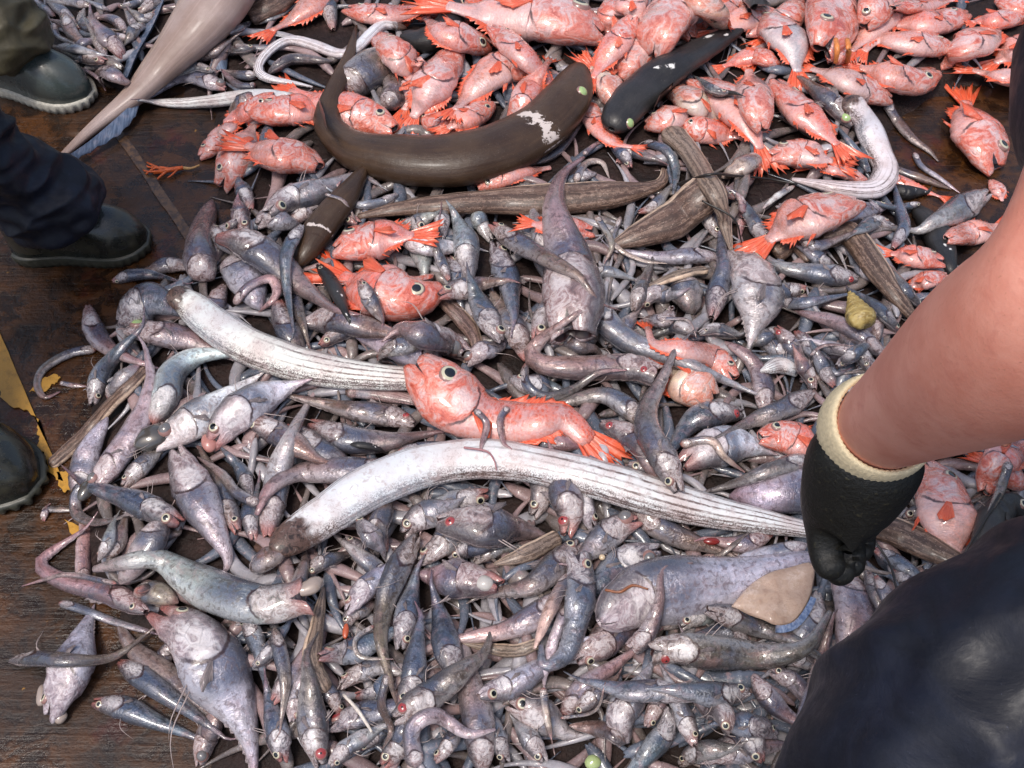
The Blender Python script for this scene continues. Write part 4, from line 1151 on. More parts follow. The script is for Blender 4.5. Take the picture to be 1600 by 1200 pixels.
smat = seam.finish(seam.mix(seam.ss(seam.noise(sco, 70, 4, .7), .42, .6), (0.04, 0.02, 0.009), (0.12, 0.06, 0.022)), 0.35, seam.bump(seam.noise(sco, 150, 3), .5, .003), .5, .3)
for a, b, wd, zs in (((172, 188), (345, 440), 15, .0045), ):
    a, b = np.array(a, float), np.array(b, float); q = np.array([-(b - a)[1], (b - a)[0]]); q /= np.linalg.norm(q)
    out = ragged(a - q * wd / 2, b - q * wd / 2, .7, 24, 11) + ragged(b + q * wd / 2, a + q * wd / 2, .7, 24, 12)
    tag(sheet('deck_seam', out, zs, smat), kind='structure')

# ------------------------------------------------------------------ the heap underneath: more fish than one could count
filler_mats = []
for nm, c in (('heap_fish_grey', (.16,.13,.12)), ('heap_fish_blue', (.10,.115,.15)), ('heap_fish_pink', (.28,.19,.185)), ('heap_fish_silver', (.33,.31,.33))):
    g = NT(nm); co = g.objco(False)
    n2 = g.noise(co, 90, 4, .65, .6); n1 = g.noise(co, 14, 4, .6); n3 = g.noise(co, 400, 3, .7)
    col = g.mix(g.ss(n1, .35, .7), tuple(x * .6 for x in c), tuple(min(1, x * 1.25) for x in c))
    col = g.mix(g.ss(n2, .55, .7, 0, .6), col, (.36, .24, .24)); col = g.mix(g.ss(n3, .6, .7, 0, .5), col, (.7, .68, .7))
    filler_mats.append(g.finish(col, g.ss(n2, .2, .8, .18, .45), g.bump(g.math('ADD', n2, g.math('MULTIPLY', n3, .5)), .45, .002), .5, .45, .08))
gap_shade = NT('slime_gap_shade'); slc = gap_shade.objco(False)  # bloody slime mound, darkened to paint in the shade of gaps between fish
slm = gap_shade.finish(gap_shade.ramp(gap_shade.noise(slc, 20, 5, .7), [(.35, (.010, .006, .005)), (.6, (.026, .014, .012)), (.75, (.06, .033, .03))]), .5, gap_shade.bump(gap_shade.noise(slc, 70, 5, .7), .8, .008), .25, .0)

def fill_layer(count, seed, wlo, whi):
    r = np.random.default_rng(seed); made = 0; out = []
    while made < count:
        x, y = r.uniform(60, 1640), r.uniform(-60, 1260)
        if not poly_mask([x], [y], HEAP)[0]: continue
        sc = .62 + .5 * y / 1200
        L = r.uniform(160, 280) * sc; w = r.uniform(wlo, whi) * sc; an = r.uniform(0, 2 * math.pi); bend = r.normal() * .9
        pts = []
        for k in range(4):
            t = k / 3 - .4; aa = an + bend * t
            pts.append((x + math.cos(aa) * L * t, y + math.sin(aa) * L * t * .9))
        if not all(poly_mask([pts[0][0], pts[2][0]], [pts[0][1], pts[2][1]], HEAP)): continue
        make_fish('g', 'gbps'[int(r.integers(4))], w, pts, 'm' if r.random() < .3 else '', stuff=out); made += 1
    return out
heapfish = fill_layer(230, 21, 22, 36) + fill_layer(280, 22, 18, 32) + fill_layer(420, 23, 13, 25)
Vh, Fh, FMh, UVh = [], [], [], []
st = 6
gi = np.arange(0, GHn, st); gj = np.arange(0, GW, st); idx = {}
for i in gi:
    for j in gj:
        if MOUND[max(0, i - st):i + st + 1, max(0, j - st):j + st + 1].max() > 0.0:
            idx[(i, j)] = len(Vh); Vh.append((gx[i, j], gy[i, j], max(MOUND[i, j] - .004, -.004))); UVh.append((0, 0))
for i in gi[:-1]:
    for j in gj[:-1]:
        q = [(i, j), (i, j + st), (i + st, j + st), (i + st, j)]
        if all(k in idx for k in q): Fh.append(tuple(idx[k] for k in q)); FMh.append(5)
for (v, f, fm, uv, c) in heapfish:
    o = len(Vh); Vh += [tuple(p) for p in v]; UVh += uv
    mi = int(rng.integers(4))
    Fh += [tuple(i + o for i in q) for q in f]; FMh += [mi if k == 0 else 4 for k in fm]
tag(new_obj('fish_heap', Vh, Fh, filler_mats + [M['mouth'], slm], None, (0, 0, 0), FMh, UVh), 'mass of small grey fish buried under the catch on the deck', 'fish heap', kind='stuff')

# ------------------------------------------------------------------ special fish
def shark_mat(name, c1, c2, patch, spots, stripe=False):
    g = NT(name); uv = g.n('ShaderNodeUVMap').outputs[0]
    sp = g.n('ShaderNodeSeparateXYZ'); g.put(sp.inputs[0], uv); u, v = sp.outputs[0], sp.outputs[1]
    co = g.objco(); n1 = g.noise(co, 9, 4, .6); n2 = g.noise(co, 60, 5, .7, .5); n3 = g.noise(co, 500, 2, .6)
    col = g.mix(g.ss(n1, .3, .7), c1, c2)
    st = g.noise(g.vmap(uv, (5, 30, 1)), 1.0, 4, .6, .4)
    col = g.mix(g.ss(st, .5, .7, 0, .14 if stripe else .28), col, tuple(min(1, x * (2.4 if stripe else 1.7)) for x in c2))
    if stripe:
        cr = g.math('MULTIPLY', g.ss(g.noise(g.vmap(uv, (9, 60, 1)), 1.0, 4, .7), .5, .62), g.math('MULTIPLY', g.ss(u, .35, .55), g.ss(g.math('ABSOLUTE', g.math('SUBTRACT', v, stripe)), .05, .14, 1, 0)))
        col = g.mix(g.math('MULTIPLY', cr, .85), col, (.56, .42, .30))
    col = g.mix(g.ss(n3, .66, .76, 0, .35), col, (.5, .44, .4))
    pale = (.60, .52, .48)
    w = g.math('MULTIPLY', g.math('SUBTRACT', n2, .5), .085)
    for (u0, hw, v0, hv) in patch:
        mu = g.ss(g.math('ABSOLUTE', g.math('ADD', g.math('SUBTRACT', u, u0), w)), hw, hw + .004, 1, 0)
        mv = g.ss(g.math('ABSOLUTE', g.math('ADD', g.math('SUBTRACT', v, v0), w)), hv, hv + .02, 1, 0)
        col = g.mix(g.math('MULTIPLY', mu, mv), col, pale)
    for (u0, v0, r_) in spots:
        du = g.math('POWER', g.math('MULTIPLY', g.math('ADD', g.math('SUBTRACT', u, u0), w), 2.2), 2.0); dv = g.math('POWER', g.math('ADD', g.math('SUBTRACT', v, v0), w), 2.0)
        col = g.mix(g.ss(g.math('SQRT', g.math('ADD', du, dv)), r_, r_ + .012, 1, 0), col, (.7, .68, .66))
    return g.finish(col, g.ss(n2, .2, .8, .26, .5), g.bump(g.math('ADD', n2, g.math('ADD', g.math('MULTIPLY', n3, .5), st)), .35, .003), .38, .12, .15)
M['shark'] = shark_mat('brown_shark_skin', (.034, .017, .009), (.064, .036, .019), [(.325, .008, .17, .13)], [])
M['black'] = shark_mat('black_fish_skin', (.012, .011, .012), (.030, .028, .028), [], [(.72, .2, .022), (.78, .30, .018), (.50, .3, .02), (.46, .24, .012)])
M['chim'] = shark_mat('pale_brown_skin', (.27, .19, .16), (.36, .275, .25), [], [], stripe=.1)

def eye_px(o, px, py, lift, rpx, kind):
    """an eye on the skin where the photograph's pixel meets it"""
    me = o.data; d = ray(px, py); org = Vector((0, 0, CAM_H)) - o.location
    ok, loc, nor, _ = o.ray_cast(org, Vector(d).normalized()) if False else bvh(o).ray_cast(org, Vector(d).normalized())[:2] + (None, None) if False else (True, *hit(o, org, Vector(d).normalized()), None)
    if loc is None: return
    t = (loc - org).length
    add_eye(o, loc - nor * rpx * t / FPX * .15, nor, rpx * t / FPX, kind)
from mathutils.bvhtree import BVHTree
def hit(o, org, d):
    me = o.data
    b = BVHTree.FromPolygons([v.co for v in me.vertices], [tuple(p.vertices) for p in me.polygons])
    loc, nor, _, _ = b.ray_cast(org, d)
    if loc is not None and nor.dot(d) > 0: nor = -nor
    return loc, nor
def fin_px(parent, name, base, tip, z, mat, K=16, th=.0025, wave=.0):
    Cb = catmull([at_z(x, y, z)[0] for x, y in base], K); Ct = catmull([at_z(x, y, max(z * .6, .006))[0] for x, y in tip], K)
    nor = [np.array([0, 0, 1.0])] * K
    for k in range(K): Ct[k, 2] += wave * math.sin(k * 1.7)
    v, f, uv = strip_fin(list(Cb), list(Ct), nor, th)
    return new_obj(name, np.array(v) - np.array(parent.location), f, [mat], parent, uvs=uv)

def make_shark():
    o = make_fish('h', 'n', 106, [(905, 100), (888, 148), (846, 196), (780, 232), (700, 250), (620, 247), (556, 232), (516, 200), (512, 170), (529, 125), (545, 90), (557, 40)], 'Vx',
                  'big dark brown shark-like fish with thin upturned tail and torn pale skin band', 'shark', [40, 84, 96, 104, 106, 104, 100, 86, 54, 32, 22, 4], sink=.8)
    o.data.materials[0] = M['shark']
    eye_px(o, 911, 142, 0, 9, 'g')
    z = o.location.z + .10
    fin_px(o, 'dorsal_fin', [(512, 205), (509, 190), (507, 178)], [(505, 190), (500, 172), (497, 150)], z + .03, M['darkfin'], 8)
    fin_px(o, 'pelvic_fin', [(820, 245), (800, 258), (785, 268)], [(850, 240), (835, 258), (800, 268)], z - .05, M['darkfin'], 8)
    return o
def make_black():
    o = make_fish('h', 'd', 66, [(955, 202), (982, 163), (1034, 116), (1094, 79), (1150, 46), (1180, 6)], 'x',
                  'black fish with a pale green eye lying diagonally across the red fish', 'black_fish', [44, 62, 68, 66, 62, 56, 50, 42, 30, 18, 12], sink=.85)
    o.data.materials[0] = M['black']
    eye_px(o, 985, 192, 0, 8, 'g')
    z = o.location.z + .07
    fin_px(o, 'tail_fin', [(1172, 12), (1178, 8), (1184, 8)], [(1158, -2), (1180, -14), (1205, 8)], z, M['darkfin'], 8)
    fin_px(o, 'pectoral_fin', [(1030, 148), (1040, 140), (1052, 130)], [(1018, 178), (1030, 160), (1050, 140)], z, M['darkfin'], 8)
    return o
def make_chimaera():
    o = make_fish('h', 't', 140, [(400, -150), (362, -55), (333, 8), (290, 62), (250, 106), (208, 150), (152, 195), (110, 232), (69, 270)], 'x',
                  'large pale brown finned fish whose tapering tail points at the navy trousers', 'finned_fish', [160, 158, 148, 134, 112, 84, 60, 42, 28, 16, 4], sink=.8)
    o.data.materials[0] = M['chim']
    z = o.location.z + .02
    fin_px(o, 'dorsal_fin', [(262, -12), (240, 40), (215, 85), (200, 122)], [(246, -5), (222, 40), (200, 85), (192, 122)], .07, M['bluefin'], 22, .003, .004)
    fin_px(o, 'tail_fin', [(222, 150), (180, 188), (140, 222), (105, 246), (70, 272)], [(212, 182), (186, 210), (146, 234), (108, 256), (70, 277)], .03, M['bluefin'], 26, .003, .003)
    fin_px(o, 'pelvic_fin', [(316, 40), (322, 38), (330, 42)], [(336, 108), (352, 112), (356, 92)], .08, M['bluefin'], 9, .007, .0)
    fin_px(o, 'anal_fin', [(352, 30), (372, 10), (385, -10)], [(352, 62), (375, 55), (398, 15)], .06, M['greyfin'], 9, .004, .0)
    return o

def bulb(parent_key, px, py, rw, rl, ang, mat, name='stomach'):
    """a stomach or bladder pushed out of the mouth: part of the fish nearest the place"""
    best = min((f for f in ALL if f[1] == 'g'), key=lambda f: np.hypot(f[3][0, 0] - px, f[3][0, 1] - py))
    o = best[0]
    vv = np.array([v.co for v in o.data.vertices[:14]]) + np.array(o.location)
    z = float(vv[:, 2].mean())
    p, t = at_z(px, py, z); s = t / FPX
    Vb = []; Fb = []
    ca, sa = math.cos(R(ang)), math.sin(R(ang))
    for i in range(11):
        f = math.pi * i / 10
        for j in range(14):
            h = 2 * math.pi * j / 14
            x, yv, zv = -math.cos(f) * rl, math.sin(f) * math.cos(h) * rw * (1 - .18 * math.cos(f)), math.sin(f) * math.sin(h) * rw * .8
            k = 1 + .22 * mnoise.noise(Vector((x * .07 + px, yv * .07, zv * .07)))
            Vb.append(np.array([(x * ca - yv * sa) * s * k, -(x * sa + yv * ca) * s * k / .85, zv * s * k]) + p - np.array(o.location))
    for i in range(10):
        for j in range(14): Fb.append((i * 14 + j, i * 14 + (j + 1) % 14, (i + 1) * 14 + (j + 1) % 14, (i + 1) * 14 + j))
    new_obj(name, Vb, Fb, [mat], o)

# ------------------------------------------------------------------ lay everything down, lowest first
jobs = []
for ln in DATA.strip().split('\n'):
    hd, pts, *rest = ln.split('|')
    k, c, w, fl, lay = hd.split()
    P = np.array([[float(q) for q in a.split(',')] for a in pts.split()])
    lab = rest[0] if rest and rest[0] else None
    wid = [float(q) for q in rest[1].split(',')] if len(rest) > 1 else None
    jobs.append((float(lay), lambda k=k, c=c, w=float(w), P=P, fl=fl, lab=lab, wid=wid, lay=float(lay): make_fish(k, c, w, P, fl, lab, None, wid, .60 + .028 * lay)))
jobs += [(7.5, make_shark), (8.5, make_black), (3.5, make_chimaera)]
for lay, fn in sorted(jobs, key=lambda j: j[0]): fn()

ragm = shark_mat('torn_brown_skin', (.05, .025, .018), (.16, .095, .075), [], [])
rib = [f for f in ALL if f[5] and f[5].startswith('long white ribbon')][0][0]
for base, tip in (([(446, 828), (436, 848), (432, 872)], [(412, 818), (398, 850), (402, 884)]), ([(470, 880), (448, 884), (430, 876)], [(452, 898), (420, 900), (392, 892)]), ([(440, 836), (434, 852), (436, 866)], [(404, 826), (410, 838), (420, 846)])):
    o1 = fin_px(rib, 'torn_skin', base, tip, .11, ragm, 15, .004, .006)
mgrey = plain('bulging_stomach', (.075, .068, .062), .12, .6, .6)
mpink = plain('raw_pink_tissue', (.46, .20, .17), .3, .5, .5)
mbeige = plain('beige_tissue', (.34, .27, .23), .18, .5, .5)
mpale = plain('pale_tissue', (.50, .47, .44), .15, .5, .5)
for a in ((237, 684, 19, 27, -25, mgrey), (326, 692, 11, 15, 50, mpink), (247, 929, 14, 26, 25, mbeige), (482, 918, 12, 24, -25, mbeige),
          (135, 766, 12, 17, -60, mgrey), (757, 911, 11, 14, 0, mpale), (66, 1086, 10, 15, 70, mbeige), (94, 1120, 9, 11, 0, mbeige)):
    bulb(None, *a)

# ------------------------------------------------------------------ snail shell, orange sprig, loose bits
def top_at(px, py):
    z = .03
    for _ in range(5):
        p, t = at_z(px, py, z)
        cx, cy = int((p[0] - GX0) / GC), int((p[1] - GY0) / GC)
        z = float(HM[max(0, cy - 1):cy + 2, max(0, cx - 1):cx + 2].max()) if 0 <= cx < GW and 0 <= cy < GHn else 0
    return at_z(px, py, z)[0]
def snail():
    a = top_at(1328, 456); b = top_at(1349, 508); zz = max(a[2], b[2]) + .012
    a = at_z(1328, 456, zz)[0]; b = at_z(1350, 512, zz)[0]
    ax = (b - a); L = np.linalg.norm(ax); ax /= L
    n = np.array([0, 0, 1.0]) - ax * ax[2]; n /= np.linalg.norm(n); m = np.cross(ax, n)
    turns = 5.2; N = 120; S = 14; V = []; UV = []
    for i in range(N):
        s = i / (N - 1); g_ = s ** 1.25
        th = 2 * math.pi * turns * s
        rad = .004 + .19 * L * g_; tr = .003 + .20 * L * g_
        c = a + ax * (L * (.03 + .80 * g_)) + (n * math.cos(th) + m * math.sin(th)) * rad * .62
        o1 = n * math.cos(th) + m * math.sin(th)
        for j in range(S):
            q = 2 * math.pi * j / S
            V.append(c + o1 * math.cos(q) * tr * .9 * (1 + .04 * math.sin(9 * q)) + ax * math.sin(q) * tr * 1.05); UV.append((s * 30, j / S))
    F = [(i * S + j, i * S + (j + 1) % S, (i + 1) * S + (j + 1) % S, (i + 1) * S + j) for i in range(N - 1) for j in range(S)]
    F += [tuple(range(S))[::-1], tuple((N - 1) * S + j for j in range(S))]
    g = NT('yellow_shell'); co = g.objco(False)
    st = g.noise(g.vmap(g.n('ShaderNodeUVMap').outputs[0], (1.2, 14, 1)), 1.0, 3)
    col = g.mix(g.ss(st, .42, .6), (.24, .16, .045), (.46, .34, .12)); col = g.mix(g.ss(g.noise(co, 160, 4), .52, .68, 0, .6), col, (.55, .46, .24))
    mt = g.finish(col, .45, g.bump(st, .5, .002), .4, .1)
    c = np.mean(V, 0)
    tag(new_obj('snail_shell', np.array(V) - c, F, [mt], None, c, uvs=UV), 'yellow ridged spiral snail shell lying on the grey fish near the forearm', 'shell')
snail()

def tube(pts, rad, S=8, n=24):
    C = catmull(np.array(pts), n); rr = np.interp(np.linspace(0, 1, n), np.linspace(0, 1, len(rad)), rad)
    T, N, B = frames(C, 0.0); V = []
    for i in range(n):
        for j in range(S):
            q = 2 * math.pi * j / S; V.append(C[i] + N[i] * rr[i] * math.cos(q) + B[i] * rr[i] * math.sin(q))
    F = [(i * S + j, i * S + (j + 1) % S, (i + 1) * S + (j + 1) % S, (i + 1) * S + j) for i in range(n - 1) for j in range(S)]
    F += [tuple(range(S))[::-1], tuple((n - 1) * S + j for j in range(S))]
    return V, F
def tubes(name, specs, mat, parent=None):
    V = []; F = []
    for pts, rad, *nn_ in specs:
        v, f = tube(pts, rad, 8, nn_[0] if nn_ else 16); o = len(V); V += v; F += [tuple(i + o for i in q) for q in f]
    c = np.mean(V, 0)
    if parent is None: return new_obj(name, np.array(V) - c, F, [mat], None, c)
    return new_obj(name, np.array(V) - np.array(parent.location), F, [mat], parent)
orange = simple('orange_sprig', (.55, .10, .02), .4, var=.35)
P_ = lambda x, y, z=.008: at_z(x, y, z)[0]
sp = tubes('orange_sprig', [([P_(286, 262), P_(262, 266, .012), P_(240, 270)], [.005, .006, .004]), ([P_(262, 266, .012), P_(250, 276), P_(246, 280)], [.004, .002]),
                            ([P_(270, 265, .012), P_(245, 262, .014), P_(228, 272)], [.004, .0022]), ([P_(255, 266, .012), P_(238, 258, .014), P_(230, 254)], [.004, .002]),
                            ([P_(248, 268, .012), P_(232, 268, .012), P_(224, 266)], [.003, .0018]), ([P_(278, 264, .010), P_(270, 272), P_(262, 278)], [.003, .0015]), ([P_(240, 262, .012), P_(233, 261), P_(229, 259)], [.003, .0015])], orange)
tag(sp, 'small bright orange branching sprig on the bare brown deck', 'sprig')
tubes('stem', [([P_(284, 262), P_(298, 263), P_(312, 258)], [.004, .003, .002])], simple('pale_stem', (.45, .26, .10), .5), sp)
wire = simple('black_filament', (.02, .016, .014), .4)
def T3(x, y, h=.008): q = top_at(x, y); return q + np.array([0, 0, h])
for pts, r0, lab in (([T3(1058, 292), T3(1108, 277), T3(1150, 279), T3(1200, 284), T3(1245, 292)], .003, 'thin dark filament lying across the streaked eel below the black fish'),
                     ([T3(1096, 318), T3(1145, 346), T3(1158, 384)], .0022, 'thin black hooked filament on the thick speckled eel segment'),
                     ([T3(1560, 775), T3(1515, 850), T3(1480, 905)], .0022, 'straight black filament between the pale bellied red fish and the navy knee'),
                     ([T3(1362, 845), T3(1390, 890), T3(1402, 950)], .002, 'black filament curving down beside the glove')):
    tag(tubes('filament', [(pts, [r0, r0, r0 * .6], 30)], wire), lab, 'filament', 'thin dark filaments on the fish')
rust = simple('brown_worm', (.22, .075, .03), .35)
tag(tubes('worm', [([T3(945, 925), T3(968, 928), T3(988, 918), T3(1012, 924)], [.002, .0025, .0015], 26)], rust), 'thin rusty brown worm on the broad lilac white fish', 'worm')
tag(tubes('worm', [([T3(725, 702, .006), T3(760, 708, .006), T3(772, 722, .006), T3(776, 738, .006)], [.0022, .002, .001], 26)], simple('mauve_worm', (.30, .13, .14), .35)), 'thin mauve worm on the top edge of the long white ribbon fish', 'worm')
def blob(name, px, py, rx, ry, col, label, cat, rough=.2):
    p = top_at(px, py); t = np.linalg.norm(p - np.array([0, 0, CAM_H])); s = t / FPX; V = []; F = []
    for i in range(9):
        f = math.pi * i / 8
        for j in range(12):
            h = 2 * math.pi * j / 12; q = np.array([math.sin(f) * math.cos(h) * rx, math.sin(f) * math.sin(h) * ry, math.cos(f) * min(rx, ry) * .7])
            q *= 1 + .12 * mnoise.noise(Vector(q * .12) + Vector((px, py, 0))); V.append(q * s)
    F = [(i * 12 + j, i * 12 + (j + 1) % 12, (i + 1) * 12 + (j + 1) % 12, (i + 1) * 12 + j) for i in range(8) for j in range(12)]
    tag(new_obj(name, V, F, [plain(name + '_' + cat, col, rough, .5, .5)], None, p), label, cat)
blob('loose_eye', 926, 1191, 12, 11, (.38, .46, .20), 'loose pale green fish eye at the very bottom edge of the photo', 'eye', .1)
blob('red_gut', 1112, 846, 13, 6, (.22, .02, .015), 'small glossy red piece of gut just below the ribbon fish near the glove', 'gut')
blob('orange_scrap', 540, 986, 5, 13, (.50, .10, .04), 'small bright orange scrap among the small fish at lower left of centre', 'scrap', .35)
blob('pale_pebble', 941, 871, 5, 5, (.62, .48, .32), 'tiny cream pebble beside the cross-hatched fish', 'pebble', .4)
def flat_fish():
    out = catmull([(1142, 948), (1178, 908), (1225, 888), (1268, 880), (1272, 910), (1262, 942), (1240, 972), (1212, 978), (1186, 966), (1142, 948)], 48)[:-1]
    z = max(top_at(1200, 935)[2], top_at(1240, 920)[2]) + .012
    P = at_z(out[:, 0], out[:, 1], np.full(len(out), z))[0]; c = P.mean(0); n = len(P); V = []; UV = []
    for s_, dz in ((1.0, 0), (.93, .004), (.65, .006), (.3, .007)):
        for k in range(n): V.append((P[k] - c) * s_ + np.array([0, 0, dz + .003 * math.sin(k * .7) * s_])); UV.append((k / n * 8, s_))
    V.append(np.array([0, 0, .007])); UV.append((0, 0))
    for k in range(n): V.append((P[k] - c) * .9 + np.array([0, 0, -.008])); UV.append((k / n * 8, .9))
    F = [(l * n + k, l * n + (k + 1) % n, (l + 1) * n + (k + 1) % n, (l + 1) * n + k) for l in range(3) for k in range(n)] + [(3 * n + k, 3 * n + (k + 1) % n, 4 * n) for k in range(n)]
    b0 = 4 * n + 1; F += [(b0 + k, b0 + (k + 1) % n, (k + 1) % n, k) for k in range(n)] + [tuple(b0 + k for k in range(n))[::-1]]
    g = NT('tan_flatfish_skin'); co = g.objco(); n2 = g.noise(co, 120, 5, .7); n1 = g.noise(co, 30, 4, .6)
    o = new_obj('flat_fish', V, F, [g.finish(g.mix(g.ss(n2, .4, .65), (.46, .32, .24), g.mix(g.ss(n1, .4, .6), (.62, .48, .40), (.40, .26, .19))), .45, g.bump(n2, .7, .003), .4, .2, .1)], None, c, uvs=UV)
    K = 24; base = [P[k] + np.array([0, 0, .002]) for k in np.linspace(int(n * .58), int(n * .80), K).astype(int)]
    tip = [q + (q - c) / np.linalg.norm(q - c) * .010 - np.array([0, 0, .004]) for q in base]
    v, f, uv = strip_fin(base, tip, [np.array([0, 0, 1.0])] * K, .0015)
    new_obj('fin_edge', np.array(v) - c, f, [M['edgeblue']], o, uvs=uv)
    tag(o, 'tan flat fish wing with a blue edge lying left of the black glove tip', 'fish')
M['edgeblue'] = fin_mat('bright_blue_fin', (0.10, 0.15, 0.27), (0.22, 0.28, 0.42), (0.40, 0.34, 0.34))
flat_fish()
bone = tubes('bone', [([T3(538, 1088), T3(560, 1112), T3(582, 1146)], [.0022, .003, .002], 20)], simple('bone_white', (.62, .55, .48), .5))
tag(bone, 'thin whitish bone lying on the small fish at lower left of centre', 'bone')
crab = simple('orange_claw', (.60, .20, .05), .4)
for x in (1304, 1322):
    tag(tubes('crab_leg', [([T3(x, 68, .01), T3(x + 2, 84, .012), T3(x + 1, 100, .004)], [.006, .007, .005], 12)], crab), 'orange jointed crab leg below the large red fish at top right, %s of the pair' % ('left' if x < 1310 else 'right'), 'crab leg', 'orange crab legs')
# ------------------------------------------------------------------ people (mostly out of frame)
def skin_mesh(nodes, edges, root, levels=2):
    names = list(nodes); me = bpy.data.meshes.new('tmp')
    me.from_pydata([tuple(nodes[k][0]) for k in names], [(names.index(a), names.index(b)) for a, b in edges], [])
    o = bpy.data.objects.new('tmp', me); COL.objects.link(o)
    o.modifiers.new('Skin', 'SKIN'); s = o.modifiers.new('Sub', 'SUBSURF'); s.levels = s.render_levels = levels
    sv = me.skin_vertices[0].data
    for i, k in enumerate(names):
        r = nodes[k][1]; sv[i].radius = (r, r) if not hasattr(r, '__len__') else r; sv[i].use_root = (k == root)
    dg = bpy.context.evaluated_depsgraph_get(); dg.update()
    ev = o.evaluated_get(dg).to_mesh()
    V = np.array([v.co for v in ev.vertices]); F = [tuple(p.vertices) for p in ev.polygons]
    o.evaluated_get(dg).to_mesh_clear(); bpy.data.objects.remove(o); bpy.data.meshes.remove(me)
    return V, F
def folds(V, amp, sc, seed, stretch=(1, 1, 1)):
    c = V.mean(0); out = V.copy()
    for i, p in enumerate(V):
        q = Vector((p[0] * sc * stretch[0] + seed, p[1] * sc * stretch[1], p[2] * sc * stretch[2]))
        w = (1 - 2 * abs(mnoise.noise(q))) * .7 + .5 * mnoise.noise(q * 2.3)
        out[i] = p + VN[i] * amp * (w - .4)
    return out
VN = None
def vnormals(V, F):
    N = np.zeros_like(V)
    for f in F:
        a, b, c = V[f[0]], V[f[1]], V[f[2]]; n = np.cross(b - a, c - a)
        for i in f: N[i] += n
    return N / (np.linalg.norm(N, axis=1)[:, None] + 1e-12)
def cloth(name, nodes, edges, root, mat, parent, amp, sc, seed, levels=3, stretch=(1, 1, 1)):
    global VN
    V, F = skin_mesh(nodes, edges, root, levels); VN = vnormals(V, F); V = folds(V, amp, sc, seed, stretch)
    return new_obj(name, V - np.array(parent.location), F, [mat], parent)
def oilskin(name, c, bump=.22):
    g = NT(name); co = g.objco(False); n = g.noise(co, 14, 5, .6, .8); n2 = g.noise(co, 160, 4, .7); n3 = g.noise(co, 45, 4, .7)
    col = g.mix(g.ss(n, .35, .7), tuple(x * .7 for x in c), tuple(x * 1.35 for x in c))
    col = g.mix(g.ss(n2, .68, .76, 0, .5), col, tuple(min(1, x * 6 + .05) for x in c))
    return g.finish(col, g.ss(n3, .3, .7, .42, .7), g.bump(g.math('ADD', n, g.math('MULTIPLY', n2, .12)), bump, .012), .3, .06, .3)
navy = oilskin('navy_oilskin', (.007, .009, .018)); olive = oilskin('olive_oilskin', (.055, .047, .026))
def skin_mat():
    g = NT('bare_skin'); co = g.objco(False)
    n = g.noise(co, 13, 5, .65); n2 = g.noise(co, 60, 5, .7, .8); n3 = g.noise(co, 420, 3, .6)
    col = g.mix(g.ss(n, .35, .68), (.62, .235, .165), (.74, .34, .255)); col = g.mix(g.ss(n2, .52, .72, 0, .5), col, (.56, .19, .14))
    col = g.mix(g.ss(n3, .62, .74, 0, .35), col, (.36, .15, .08))
    return g.finish(col, .48, g.bump(g.math('ADD', n3, n2), .18, .0012), .4, 0, .1, .12, 0, (.012, .005, .003))
skinm = skin_mat()
def rubber(name, c, mud):
    g = NT(name); co = g.objco(); n = g.noise(co, 16, 5, .65, .5); n2 = g.noise(co, 180, 4, .7); n3 = g.noise(co, 500, 2)
    col = g.mix(g.ss(n, .45, .66, 0, .8), c, mud); col = g.mix(g.ss(n2, .62, .72, 0, .6), col, tuple(x * 1.8 for x in mud)); col = g.mix(g.ss(n3, .70, .78, 0, .6), col, (.35, .34, .30))
    return g.finish(col, g.ss(n, .4, .65, .16, .5), g.bump(g.math('ADD', n2, n), .25, .003), .5, .35, .08)
rubber_green = rubber('wet_green_rubber', (.050, .064, .060), (.040, .045, .038)); rubber_black = rubber('wet_black_rubber', (.014, .015, .012), (.045, .040, .022))
sole_grey = simple('grey_sole', (.42, .40, .34), .5); sole_dark = simple('dark_sole', (.045, .045, .032), .4)
hairm = simple('dark_hair', (.03, .02, .014), .5)

